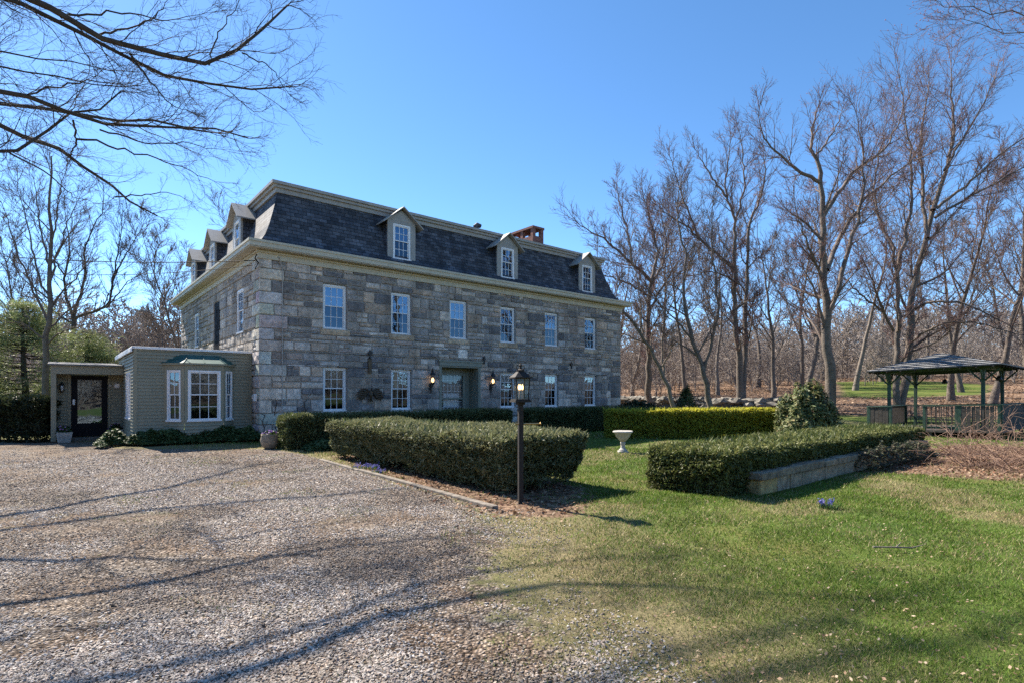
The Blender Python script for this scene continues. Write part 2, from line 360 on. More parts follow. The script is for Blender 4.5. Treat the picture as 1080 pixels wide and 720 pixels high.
# ================================================================== GROUND
def poly_sd(P, x, y):
    """signed distance to a polygon, positive inside"""
    P = np.asarray(P, float); n = len(P); d = np.full(x.shape, 1e9); ins = np.zeros(x.shape, bool)
    for i in range(n):
        a = P[i]; b = P[(i + 1) % n]; e = b - a
        wx = x - a[0]; wy = y - a[1]; t = np.clip((wx * e[0] + wy * e[1]) / (e @ e), 0, 1)
        d = np.minimum(d, np.hypot(wx - e[0] * t, wy - e[1] * t))
        c = ((a[1] <= y) & (b[1] > y)) | ((b[1] <= y) & (a[1] > y))
        with np.errstate(divide='ignore', invalid='ignore'):
            xx = a[0] + (y - a[1]) / (b[1] - a[1]) * e[0] if b[1] != a[1] else a[0]
        ins ^= c & (x < xx)
    return np.where(ins, d, -d)
DRIVE = [(-7.0, 15.9), (-5.5, 14.55), (-4.1, 12.8), (-1.9, 9.45), (-.55, 7.75), (-.25, 6.6), (-.05, 5.2), (.2, 3.8), (.5, 2.8), (1.0, 1), (2.5, -6), (-40, -6), (-40, 18.2), (-16, 18.1), (-13.6, 18.4), (-12.6, 17.3), (-11.7, 16.0), (-9, 15.9)]
def gravel_mask(x, y):
    d = poly_sd(DRIVE, x, y)
    wob = .9 * (fbm(x, y, 1.6, 21) - .5)
    soft = np.where((y < 7.6) & (x > -1.5), 1.15, .28)
    return np.clip(.5 + (d + wob * soft) / (2 * soft), 0, 1)
BEDS = [  # leaf-strewn beds
    [(-.5, 7.7), (-.3, 7.1), (.25, 6.95), (.7, 7.1), (1.05, 7.6), (1.2, 8.3), (1.2, 9.4), (-3.0, 15.2), (-4.6, 13.9)],
    [(7.3, 11.2), (8.9, 10.1), (10.6, 9.7), (13.5, 10.6), (16, 13), (15, 17.5), (11, 15.6)],
]
def litter_mask(x, y):
    m = np.zeros(np.shape(x))
    for P in BEDS: m = np.maximum(m, np.clip(.5 + (poly_sd(P, x, y) + .7 * (fbm(x, y, .8, 31) - .5)) / .5, 0, 1))
    D = .5 * x + y
    hill = sstep(38.5, 41, D + 3 * (fbm(x, y, 5, 41) - .5)) * (1 - sstep(-2, -8, x))
    rat = x / np.maximum(y, 1)
    strip = sstep(52, 54, D + 4 * (fbm(x, y, 6, 42) - .5)) * (1 - sstep(70, 74, D)) * sstep(.57, .61, rat) * (1 - sstep(.82, .95, rat))
    hill = hill * (1 - strip)
    woodl = np.maximum(sstep(34, 40, y) * sstep(-6, -14, x), sstep(-16, -24, y + 4 * (fbm(x, y, 6, 43) - .5)))  # second term: unseen litter behind the viewer, added for the window reflections
    return np.maximum(m, np.maximum(hill, woodl))
def straw_mask(x, y):
    e = poly_sd(DRIVE, x, y)
    a = np.exp(-((e + .55) / 1.15) ** 2) * .9
    b = sstep(.55, .72, fbm(x, y, 1.3, 51)) * .6
    return np.clip(np.maximum(a, b) * sstep(60, 20, y), 0, 1)
def axis_(lo, a, b, hi, fine, coarse):
    mid = np.arange(a, b, fine); out = [mid]; step = fine; p = mid[-1]
    right = []
    while p < hi:
        step = min(step * 1.22, coarse); p += step; right.append(p)
    step = fine; p = a; left = []
    while p > lo:
        step = min(step * 1.22, coarse); p -= step; left.append(p)
    return np.concatenate([np.array(left[::-1]), mid, np.array(right)])
def build_ground():
    xs = axis_(-420, -15, 15, 420, .14, 14); ys = axis_(-60, 1.5, 19, 520, .14, 14)
    X, Y = np.meshgrid(xs, ys); x = X.ravel(); y = Y.ravel()
    z = terr(x, y) + .05 * (fbm(x, y, 1.7, 61) - .5) * (1 - sstep(20, 40, np.hypot(x, y)))
    nx, ny = len(xs), len(ys); i = np.arange(nx * ny).reshape(ny, nx)
    F = np.stack([i[:-1, :-1], i[:-1, 1:], i[1:, 1:], i[1:, :-1]], -1).reshape(-1, 4)
    o = make_mesh('ground', np.stack([x, y, z], 1), F, MAT['ground'], smooth=True,
                  pattr={'gravel': gravel_mask(x, y), 'litter': litter_mask(x, y), 'straw': straw_mask(x, y)})
    kind(o, 'structure')
def gz(x, y):
    x = np.asarray(x, float); y = np.asarray(y, float)
    return terr(x, y) + .05 * (fbm(x, y, 1.7, 61) - .5) * (1 - sstep(20, 40, np.hypot(x, y)))
build_ground()
# ------------------------------------------------------------------ scattered small stuff
def leaf_quads(P, A, Bv, l, w, fold=0.0):
    """rhombus leaves: centre P, long axis A (half length l), cross axis Bv (half width w)"""
    n = len(P); l = np.asarray(l).reshape(-1, 1); w = np.asarray(w).reshape(-1, 1)
    V = np.stack([P - A * l, P + Bv * w, P + A * l, P - Bv * w], 1).reshape(-1, 3)
    F = np.arange(4 * n).reshape(n, 4)
    return V, F
def rand_unit(n, r=RG):
    v = r.normal(size=(n, 3)); return v / np.linalg.norm(v, axis=1, keepdims=True)
def nrm(v): return v / np.maximum(np.linalg.norm(v, axis=-1, keepdims=True), 1e-9)
def frames(N, r=RG):
    """random tangent pair for each normal"""
    q = rand_unit(len(N), r); A = nrm(np.cross(N, q)); return A, np.cross(N, A)
def pal(cols, n, r=RG, jitter=.18):
    cols = np.array(cols, float); a = r.integers(0, len(cols), n); b = r.integers(0, len(cols), n); t = r.random((n, 1))
    return np.clip((cols[a] * t + cols[b] * (1 - t)) * (1 + jitter * r.normal(size=(n, 1))), .003, 1)
def build_gravel():
    r = np.random.default_rng(5); n = 340000
    # denser towards the viewer
    y = 2.3 + (r.random(n) ** 1.75) * 14.5; x = -.98 * y + r.random(n) * (.98 * y + 2.2)
    keep = r.random(n) < (gravel_mask(x, y) - .12) * 1.1 * sstep(16.8, 10.5, y) * (.1 + 1.0 * sstep(.3, .54, .6 * fbm(x, y, 1.7, 71 + 3) + .4 * fbm(x, y, .5, 72)))
    x = x[keep]; y = y[keep]; n = len(x)
    ph = (1 + 5 ** .5) / 2
    ico = nrm(np.array([(-1, ph, 0), (1, ph, 0), (-1, -ph, 0), (1, -ph, 0), (0, -1, ph), (0, 1, ph), (0, -1, -ph), (0, 1, -ph), (ph, 0, -1), (ph, 0, 1), (-ph, 0, -1), (-ph, 0, 1)], float))
    fc = np.array([(0, 11, 5), (0, 5, 1), (0, 1, 7), (0, 7, 10), (0, 10, 11), (1, 5, 9), (5, 11, 4), (11, 10, 2), (10, 7, 6), (7, 1, 8), (3, 9, 4), (3, 4, 2), (3, 2, 6), (3, 6, 8), (3, 8, 9), (4, 9, 5), (2, 4, 11), (6, 2, 10), (8, 6, 7), (9, 8, 1)])
    s = (.005 + .0058 * r.random(n) ** 2) * (1 + np.maximum(y - 5, 0) * .06)
    V = ico[None] * (1 + .28 * r.normal(size=(n, 12, 1))) * s[:, None, None] * np.stack([1.15 + .5 * r.random(n), .75 + .4 * r.random(n), .38 + .35 * r.random(n)], 1)[:, None, :]
    a = r.random(n) * 2 * PI; ca, sa = np.cos(a), np.sin(a)
    tl = r.normal(size=n) * .35; ct, st = np.cos(tl), np.sin(tl)
    X, Y_, Z = V[..., 0], V[..., 1], V[..., 2]
    X, Z = X * ct[:, None] - Z * st[:, None], X * st[:, None] + Z * ct[:, None]
    V = np.stack([X * ca[:, None] - Y_ * sa[:, None], X * sa[:, None] + Y_ * ca[:, None], Z], -1)
    V += np.stack([x, y, gz(x, y) + s * .3], 1)[:, None]
    F = (fc[None] + (np.arange(n) * 12)[:, None, None]).reshape(-1, 3)
    c = pal([(.27, .24, .21), (.39, .35, .31), (.48, .44, .39), (.57, .52, .47), (.23, .185, .155), (.46, .38, .315), (.12, .105, .092), (.62, .58, .54), (.42, .33, .285)], n, r) * .86
    pt = fbm(x, y, 1.4, 71); c *= (1 - .4 * sstep(.5, .7, pt))[:, None] * np.array([1, .93, .86]) ** (.3 + 1.0 * sstep(.52, .72, pt))[:, None]
    o = make_mesh('gravel', V.reshape(-1, 3), F, MAT['gravel'], col=np.repeat(c, 20, 0))
    kind(o, 'stuff'); o['label'] = 'loose grey and white driveway gravel stones'; return o
build_gravel()
FOOT = []    # footprints (polygons) where no grass grows
def build_grass():
    r = np.random.default_rng(6)
    def batch(n, y0, y1, pw):
        y = y0 + (r.random(n) ** pw) * (y1 - y0); x = -.55 * y - 1.5 + r.random(n) * (1.55 * y + 2); return x, y
    xs, ys = [], []
    for n, a, b, p in ((330000, 2.3, 9, 1.35), (170000, 8, 16, 1.1), (60000, 15, 26, 1)):
        x, y = batch(n, a, b, p); xs.append(x); ys.append(y)
    x = np.concatenate(xs); y = np.concatenate(ys)
    g = gravel_mask(x, y); l = litter_mask(x, y); st = straw_mask(x, y)
    p = np.clip(1 - 1.55 * g, .0, 1) * (1 - .93 * l)
    p = np.where((g > .6) & (fbm(x, y, .7, 81) > .6), .15 * sstep(.6, .7, fbm(x, y, .7, 81)) + .03, p)
    p *= .35 + .65 * sstep(.28, .55, fbm(x, y, .5, 82))
    keep = r.random(len(x)) < p
    for P in FOOT: keep &= poly_sd(P, x, y) < 0
    x, y = x[keep], y[keep]; st = st[keep]; n = len(x); g = g[keep]
    h = (.018 + .03 * r.random(n)) * (1 + np.maximum(y - 5, 0) * .05) * (.55 + .75 * fbm(x, y, .9, 83)) * (1 - .4 * g)
    w = (.0016 + .0016 * r.random(n)) * (1 + np.maximum(y - 3, 0) * .28)
    a = r.random(n) * 2 * PI; ln = .25 + .9 * r.random(n); b = r.random(n) * 2 * PI
    base = np.stack([x, y, gz(x, y) - .003], 1)
    side = np.stack([np.cos(a), np.sin(a), 0 * a], 1) * w[:, None]
    tip = base + np.stack([np.cos(b) * ln * h, np.sin(b) * ln * h, h], 1)
    V = np.stack([base - side, base + side, tip], 1).reshape(-1, 3); F = np.arange(3 * n).reshape(n, 3)
    c = pal([(.08, .155, .018), (.115, .205, .026), (.062, .12, .014), (.165, .215, .04), (.13, .165, .032)], n, r)
    pat = fbm(x, y, 2.3, 84)
    dry = pal([(.36, .3, .15), (.27, .21, .11), (.42, .35, .2)], n, r)
    isdry = r.random(n) < np.clip(.1 + .55 * st + .22 * sstep(.52, .62, pat), 0, .85)
    c = np.where(isdry[:, None], dry, c * (.75 + .6 * vnoise(x, y, .35, 85))[:, None])
    o = make_mesh('grass', V, F, MAT['grassblade'], col=c); kind(o, 'stuff'); o['label'] = 'short lawn grass with dry straw patches'
def scatter_leaves(name, n, ptsfn, cols, size, label, lift=.012):
    r = np.random.default_rng(hash(name) % 1000 if False else len(name) * 17 + n % 97)
    x, y = ptsfn(n, r); n = len(x)
    N = nrm(np.stack([.5 * r.normal(size=n), .5 * r.normal(size=n), np.ones(n)], 1)); A, B = frames(N, r)
    s = size * (.6 + .8 * r.random(n))
    P = np.stack([x, y, gz(x, y) + lift * (.4 + 1.6 * r.random(n))], 1)
    V, F = leaf_quads(P, A, B, s, s * (.45 + .35 * r.random(n)))
    o = make_mesh(name, V, F, MAT['dryleaf'], col=pal(cols, n, r)); kind(o, 'stuff'); o['label'] = label
def in_beds(n, r):
    x = -5 + 21 * r.random(n); y = 6.3 + 12 * r.random(n)
    m = np.zeros(n)
    for P in BEDS: m = np.maximum(m, np.clip(.5 + (poly_sd(P, x, y) + .5 * (fbm(x, y, .6, 31) - .5)) / .5, 0, 1))
    k = r.random(n) < m; return x[k], y[k]
scatter_leaves('leaf_litter', 60000, in_beds, [(.2, .12, .075), (.28, .18, .11), (.13, .08, .05), (.34, .25, .17), (.22, .1, .06)], .03, 'dry brown fallen leaves in the planting beds')
def on_lawn(n, r):
    y = 2.6 + 15 * r.random(n) ** 1.4; x = -.1 * y + r.random(n) * 1.1 * y
    k = (gravel_mask(x, y) < .45) & (fbm(x, y, 1.5, 91) > .42 + .2 * r.random(n)); return x[k], y[k]
scatter_leaves('fallen_leaves', 5200, on_lawn, [(.3, .19, .12), (.38, .27, .18), (.2, .12, .075), (.42, .33, .24)], .0115, 'scattered pale fallen leaves on the lawn', .025)
def on_hill(n, r):
    x = 2 + 70 * r.random(n); y = 24 + 40 * r.random(n); k = litter_mask(x, y) > .5; return x[k], y[k]
scatter_leaves('woodland_leaf_litter', 60000, on_hill, [(.26, .16, .1), (.34, .22, .14), (.17, .1, .065), (.4, .29, .2)], .075, 'brown leaf litter covering the wooded slope', .03)
# ================================================================== TREES
def grow(S, D, L, R0, R1, k, wig, trop, r):
    n = len(S); P = np.zeros((n, k + 1, 3)); cur = S.copy(); d = D.copy()
    for i in range(k + 1):
        P[:, i] = cur
        d = nrm(d + wig * r.normal(size=(n, 3)) + np.array([0, 0, trop]))
        cur = cur + d * (L / k)[:, None]
    t = np.linspace(0, 1, k + 1)[None]
    return P, R0[:, None] * (1 - t) + R1[:, None] * t
def kids(P, R, m, f0, f1, a0, a1, lmul, r, rmul=.62, flen=.55, flat=0.0):
    n, k1, _ = P.shape; k = k1 - 1
    L = np.linalg.norm(np.diff(P, axis=1), axis=2).sum(1)
    f = f0 + (f1 - f0) * (np.arange(m)[None] + r.random((n, m))) / m
    u = f * k; i = np.clip(u.astype(int), 0, k - 1); w = (u - i)[..., None]; ar = np.arange(n)[:, None]
    pos = P[ar, i] * (1 - w) + P[ar, i + 1] * w
    tan = nrm(P[ar, i + 1] - P[ar, i]); rad = R[ar, i] * (1 - w[..., 0]) + R[ar, i + 1] * w[..., 0]
    ref = np.where(np.abs(tan[..., 2:3]) > .9, np.array([1., 0, 0]), np.array([0, 0, 1.]))
    a = nrm(np.cross(tan, ref)); b = np.cross(tan, a)
    az = (np.arange(m)[None] * 2.4 + r.random((n, 1)) * 6.28 + .6 * r.normal(size=(n, m)))
    perp = a * np.cos(az)[..., None] + b * (np.sin(az) * (1 - flat))[..., None]; perp = nrm(perp)
    an = (a0 + (a1 - a0) * r.random((n, m)))[..., None]
    D = tan * np.cos(an) + perp * np.sin(an)
    ln = L[:, None] * lmul * (1 - flen * f) * (.65 + .7 * r.random((n, m)))
    return pos.reshape(-1, 3), nrm(D.reshape(-1, 3)), ln.ravel(), np.maximum(rad.ravel() * rmul, .003)
def tubes(P, R, sides):
    n, k1, _ = P.shape
    T = np.gradient(P, axis=1); T = nrm(T)
    d = nrm(P[:, -1] - P[:, 0]); ref = np.where(np.abs(d[:, 2:3]) > .8, np.array([1., .13, 0]), np.array([.1, .1, 1.]))[:, None]
    A = nrm(np.cross(T, ref)); B = np.cross(T, A)
    an = np.arange(sides) * 2 * PI / sides
    V = P[:, :, None] + R[:, :, None, None] * (A[:, :, None] * np.cos(an)[None, None, :, None] + B[:, :, None] * np.sin(an)[None, None, :, None])
    i = np.arange(n * k1 * sides).reshape(n, k1, sides); j = np.roll(i, -1, 2)
    F = np.stack([i[:, :-1], j[:, :-1], j[:, 1:], i[:, 1:]], -1).reshape(-1, 4)
    return V.reshape(-1, 3), F
class Wood:
    def __init__(self): self.V = []; self.F = []; self.t = []; self.m = []; self.n = 0
    def add(self, P, R, sides, tint, mat=0):
        V, F = tubes(P, R, sides); self.raw(V, F, tint, mat)
    def raw(self, V, F, tint, mat=0):
        self.V.append(V); self.F.append(F + self.n); self.t.append(np.full(len(F), tint)); self.m.append(np.full(len(F), mat)); self.n += len(V)
    def build(self, name, mats, parent=None):
        if not self.V: return None
        q = [f for f in self.F if f.shape[1] == 4]; t3 = [f for f in self.F if f.shape[1] == 3]
        oq = [k for k, f in enumerate(self.F) if f.shape[1] == 4]; o3 = [k for k, f in enumerate(self.F) if f.shape[1] == 3]
        order = oq + o3
        return make_mesh(name, np.concatenate(self.V), ([np.concatenate(q)] if q else []) + ([np.concatenate(t3)] if t3 else []), mats, parent,
                         tint=np.concatenate([self.t[k] for k in order]), matidx=np.concatenate([self.m[k] for k in order]), smooth=True)
def bud_mesh(P, s, r):
    n = len(P); tet = np.array([(1, 1, 1), (1, -1, -1), (-1, 1, -1), (-1, -1, 1)], float) * .7
    V = P[:, None] + tet[None] * (s * (.6 + .8 * r.random(n)))[:, None, None]
    F = (np.array([(0, 1, 2), (0, 3, 1), (0, 2, 3), (1, 3, 2)])[None] + (np.arange(n) * 4)[:, None, None]).reshape(-1, 3)
    return V.reshape(-1, 3), F
def twigs(w, P, R, r, dens=1.0, buds=0.0, levels=3, tw=.009, flat=0., spread=1., m2=7, m3=5, m4=5, trop=.05, lm=.5, start=.12, seg=4):
    """secondary branches, branchlets and twigs on limbs P"""
    S, D, L, r0 = kids(P, R, max(2, round(m2 * dens)), start, 1.0, .4 * spread, .9 * spread, lm, r, .45, .42, flat)
    # each limb runs on as two finer leaders
    T = nrm(P[:, -1] - P[:, -3]); Ln = np.linalg.norm(np.diff(P, axis=1), axis=2).sum(1)
    for _ in range(2):
        S = np.concatenate([S, P[:, -1]]); D = np.concatenate([D, nrm(T + .22 * r.normal(size=T.shape))]); L = np.concatenate([L, np.minimum(Ln * (.2 + .15 * r.random(len(Ln))), 2.2 if tw > .005 else .7)]); r0 = np.concatenate([r0, R[:, -1]])
    L = np.clip(L, .5 if tw > .005 else .2, 4.0 if tw > .005 else 1.15)
    crk = 1. if tw > .005 else 2.3
    P2, R2 = grow(S, D, L, np.clip(r0, tw * 1.2, tw * 3.2), np.full(len(S), tw * .8), 7, .075 * crk, trop, r); w.add(P2, R2, 4, .45)
    if levels < 2: return
    S, D, L, r0 = kids(P2, R2, m3, .1, 1.0, .35, .8, .62, r, .65, .45, flat); L = np.clip(L, .25 if tw > .005 else .1, 2.2)
    P3, R3 = grow(S, D, L, np.clip(r0, tw * .8, tw * 1.5), np.full(len(S), tw * .6), seg, .09 * crk, trop, r); w.add(P3, R3, 3, .8)
    if levels < 3: return
    S, D, L, r0 = kids(P3, R3, m4, .1, 1.0, .35, .8, .65, r, .7, .35, flat)
    P4, R4 = grow(S, D, L, np.full(len(S), tw * .65), np.full(len(S), tw * .4), 3, .1 * crk, trop, r); w.add(P4, R4, 3, 1.0)
    if buds:
        e = P4[r.random(len(P4)) < buds][:, -1]
        if len(e): w.raw(*bud_mesh(e, np.full(len(e), .014), r), 1.0, 1)
def smooth_line(pts, K):
    pts = np.asarray(pts, float); d = np.r_[0, np.cumsum(np.linalg.norm(np.diff(pts, axis=0), axis=1))]; u = np.linspace(0, d[-1], K)
    out = np.stack([np.interp(u, d, pts[:, k]) for k in range(3)], 1)
    for _ in range(2): out[1:-1] = .25 * out[:-2] + .5 * out[1:-1] + .25 * out[2:]
    return out
def auto_tree(name, label, cat, x, y, height, r0, seed, group=None, mat='bark', stems=1, limbs=13, lean=(0, 0), buds=0., first=.3, up=.07, ang=(.45, .95), llen=.36, tw=.009, dens=1., m3=6, m4=5):
    r = np.random.default_rng(seed); z = tz(x, y) - .1
    root = thing(name, label, cat, (x, y, z), 0, group)
    wt = Wood(); wc = Wood()
    for s in range(stems):
        a = 6.28 * s / stems + r.random(); sp = .12 if stems > 1 else 0
        S = np.array([[math.cos(a) * sp, math.sin(a) * sp, 0]]); D = nrm(np.array([[lean[0] + (.28 * math.cos(a) if stems > 1 else 0), lean[1] + (.28 * math.sin(a) if stems > 1 else 0), 1.]]))
        H = height * (.92 if s == 0 else .75 + .15 * r.random()); rs = r0 * (1 if s == 0 else .75)
        P, R = grow(S, D, np.array([H]), np.array([rs]), np.array([.02]), 14, .085, .06, r); R = np.maximum(R * (1 - .28 * np.linspace(0, 1, 15)[None]), .02)
        R[:, 0] *= 1.35; R[:, 1] *= 1.08
        wt.add(P, R, 9, 0.)
        Sk, Dk, Lk, rk = kids(P, R, max(5, limbs if stems == 1 else int(limbs * .7)), first, .98, ang[0], ang[1], llen, r, .58, .6)
        P1, R1 = grow(Sk, Dk, Lk, np.minimum(rk, r0 * .28), np.minimum(rk * .22, .016), 9, .085, up, r); wc.add(P1, R1, 6, .15)
        twigs(wc, P1, R1, r, dens, buds, tw=tw, m3=m3, m4=m4)
    wt.build('trunk', MAT[mat], root); wc.build('crown', [MAT[mat], MAT['buds']], root)
    return root
def guided_tree(name, label, cat, base, trunk_lines, limb_lines, seed, group=None, mat='bark', buds=0., tw=.009, dens=2.2, extra=8, flat=0., m3=5, m4=6, lm=.36, up=.06, xlen=.24, start=.18):
    """lines: (list of world points, r_start, r_end)"""
    r = np.random.default_rng(seed); root = thing(name, label, cat, tuple(base), 0, group); base = np.asarray(base)
    wt = Wood(); wc = Wood()
    for lines, w, tint in ((trunk_lines, wt, 0.), (limb_lines, wc, .12)):
        for pts, ra, rb in lines:
            K = 16; P = smooth_line(pts, K) - base; Ln = np.linalg.norm(np.diff(P, axis=0), axis=1).sum()
            P[1:-1] += r.normal(size=(K - 2, 3)) * .012 * Ln ** .6
            R = np.linspace(ra, rb, K) ; 
            if w is wt: R[0] *= 1.3
            P = P[None]; R = R[None]
            w.add(P, R, 9 if ra > .1 else 6, tint)
            if w is wt:
                if extra:
                    S, D, L, rk = kids(P, R, extra, .3, .98, .5, 1.0, xlen, r, .5, .4)
                    P1, R1 = grow(S, D, L, np.minimum(rk, .08), np.minimum(rk * .25, .02), 8, .11, up, r); wc.add(P1, R1, 6, .2)
                    twigs(wc, P1, R1, r, 1., buds, tw=tw, flat=flat, m3=m3, m4=m4, trop=up)
            else:
                twigs(wc, P, R, r, max(.5, Ln * dens / 7), buds, tw=tw, flat=flat, lm=lm * (4.2 / max(Ln, 3)) ** .35, m3=m3, m4=m4, start=start, trop=up)
    wt.build('trunk', MAT[mat], root); wc.build('crown', [MAT[mat], MAT['buds']], root)
    return root
def ln(pts, Y0, Y1, w0, w1):
    """pixel polyline with depth going from Y0 to Y1, widths in pixels"""
    n = len(pts); Ys = np.linspace(Y0, Y1, n); return ([at(p[0], p[1], Yk) for p, Yk in zip(pts, Ys)], .8 * w0 / 2 / FPX * Y0, .7 * w1 / 2 / FPX * Y1)
# ================================================================== HOUSE
FRONT = lambda a, c, z: (a, c, z)          # a along the front, c depth into the wall
LEFT = lambda a, c, z: (c, a, z)           # a along the left flank, c depth into the wall
def wall_with_openings(g, a0, a1, z0, z1, ops, c=0.0, reveal=.16):
    """mortar sheet with real openings and their reveals"""
    xs = sorted({a0, a1, *[o[0] for o in ops], *[o[1] for o in ops]}); zs = sorted({z0, z1, *[o[2] for o in ops], *[o[3] for o in ops]})
    xs = [x for x in xs if a0 <= x <= a1]; zs = [z for z in zs if z0 <= z <= z1]
    for i in range(len(xs) - 1):
        for j in range(len(zs) - 1):
            mx, mz = (xs[i] + xs[i + 1]) / 2, (zs[j] + zs[j + 1]) / 2
            if any(o[0] < mx < o[1] and o[2] < mz < o[3] for o in ops): continue
            g.face([(xs[i], c, zs[j]), (xs[i + 1], c, zs[j]), (xs[i + 1], c, zs[j + 1]), (xs[i], c, zs[j + 1])])
    for o in ops:
        d = c + (o[4] if len(o) > 4 else reveal)
        p = [(o[0], o[2]), (o[1], o[2]), (o[1], o[3]), (o[0], o[3])]
        for k in range(4):
            q0, q1 = p[k], p[(k + 1) % 4]
            g.face([(q0[0], c, q0[1]), (q1[0], c, q1[1]), (q1[0], d, q1[1]), (q0[0], d, q0[1])])
STONES = [(.13, .13, .138), (.165, .162, .165), (.23, .22, .212), (.29, .272, .255), (.34, .315, .285), (.27, .24, .208), (.4, .375, .345), (.21, .2, .19), (.3, .25, .205), (.11, .112, .122), (.25, .243, .24), (.33, .32, .308), (.25, .212, .192)]
def block(g, a0, a1, z0, z1, c0, prot, col):
    """one rough-faced stone: chamfered edge, uneven split face"""
    nx = max(2, int((a1 - a0) / .16)); nz = 2 if z1 - z0 < .3 else 3
    j = lambda s: rnd.uniform(-s, s)
    g.cur = col
    cx = [[(a0 + (a1 - a0) * i / nx + (j(.02) if 0 < i < nx else j(.008)), z0 + (z1 - z0) * k / nz + (j(.02) if 0 < k < nz else j(.008))) for i in range(nx + 1)] for k in range(nz + 1)]
    fr = [[(cx[k][i][0] + (.016 if i == 0 else -.016 if i == nx else 0), c0 - prot - rnd.uniform(0, .034) * (0.4 if i in (0, nx) or k in (0, nz) else 1), cx[k][i][1] + (.016 if k == 0 else -.016 if k == nz else 0)) for i in range(nx + 1)] for k in range(nz + 1)]
    ids = [[g.V(p) for p in row] for row in fr]
    out = [[None] * (nx + 1) for _ in range(nz + 1)]
    for k in range(nz + 1):
        for i in range(nx + 1):
            if i in (0, nx) or k in (0, nz): out[k][i] = g.V((cx[k][i][0], c0 + .012, cx[k][i][1]))
    def q(*f): g.f.append(list(f)); g.c.append(col); g.uv.append(None)
    for k in range(nz):
        for i in range(nx): q(ids[k][i], ids[k][i + 1], ids[k + 1][i + 1], ids[k + 1][i])
    for i in range(nx):
        q(out[0][i], out[0][i + 1], ids[0][i + 1], ids[0][i]); q(out[nz][i + 1], out[nz][i], ids[nz][i], ids[nz][i + 1])
    for k in range(nz):
        q(out[k + 1][0], out[k][0], ids[k][0], ids[k + 1][0]); q(out[k][nx], out[k + 1][nx], ids[k + 1][nx], ids[k][nx])
def stonework(g, a0, a1, z0, z1, ops, c=0.0, hmin=.2, hmax=.47, lmin=.32, lmax=.98, cols=STONES):
    """courses of uneven length and height, broken up by the openings"""
    zs = sorted({z0, z1, *[o[2] for o in ops if z0 < o[2] < z1], *[o[3] for o in ops if z0 < o[3] < z1]})
    lv = [z0]
    for za, zb in zip(zs[:-1], zs[1:]):
        z = za
        while zb - z > 1e-3:
            h = rnd.uniform(hmin, hmax)
            if zb - z - h < hmin: h = zb - z if zb - z < hmax * 1.15 else (zb - z) / 2
            z += h; lv.append(z)
    for za, zb in zip(lv[:-1], lv[1:]):
        zm = (za + zb) / 2; spans = [(a0, a1)]
        for o in ops:
            if o[2] - 1e-4 < zm < o[3] + 1e-4:
                spans = [p for s, e in spans for p in ((s, min(e, o[0])), (max(s, o[1]), e)) if p[1] - p[0] > .03]
        for s, e in spans:
            x = s
            while e - x > 1e-3:
                l = rnd.uniform(lmin, lmax)
                if e - x - l < lmin: l = e - x if e - x < lmax * 1.2 else (e - x) / 2
                m = .013
                def one(u0, u1, w0, w1):
                    cb = cols[rnd.randrange(len(cols))]; f = rnd.uniform(.76, 1.22)
                    block(g, u0 + m, u1 - m, w0 + m, w1 - m, c, rnd.uniform(.016, .048), tuple(v * f for v in cb))
                if zb - za > .31 and rnd.random() < .42 and l > .4:      # snecked: split a tall stone in two
                    zz = za + (zb - za) * rnd.uniform(.4, .62); one(x, x + l, za, zz)
                    xm = x + l * rnd.uniform(.35, .65); one(x, xm, zz, zb); one(xm, x + l, zz, zb)
                else: one(x, x + l, za, zb)
                x += l
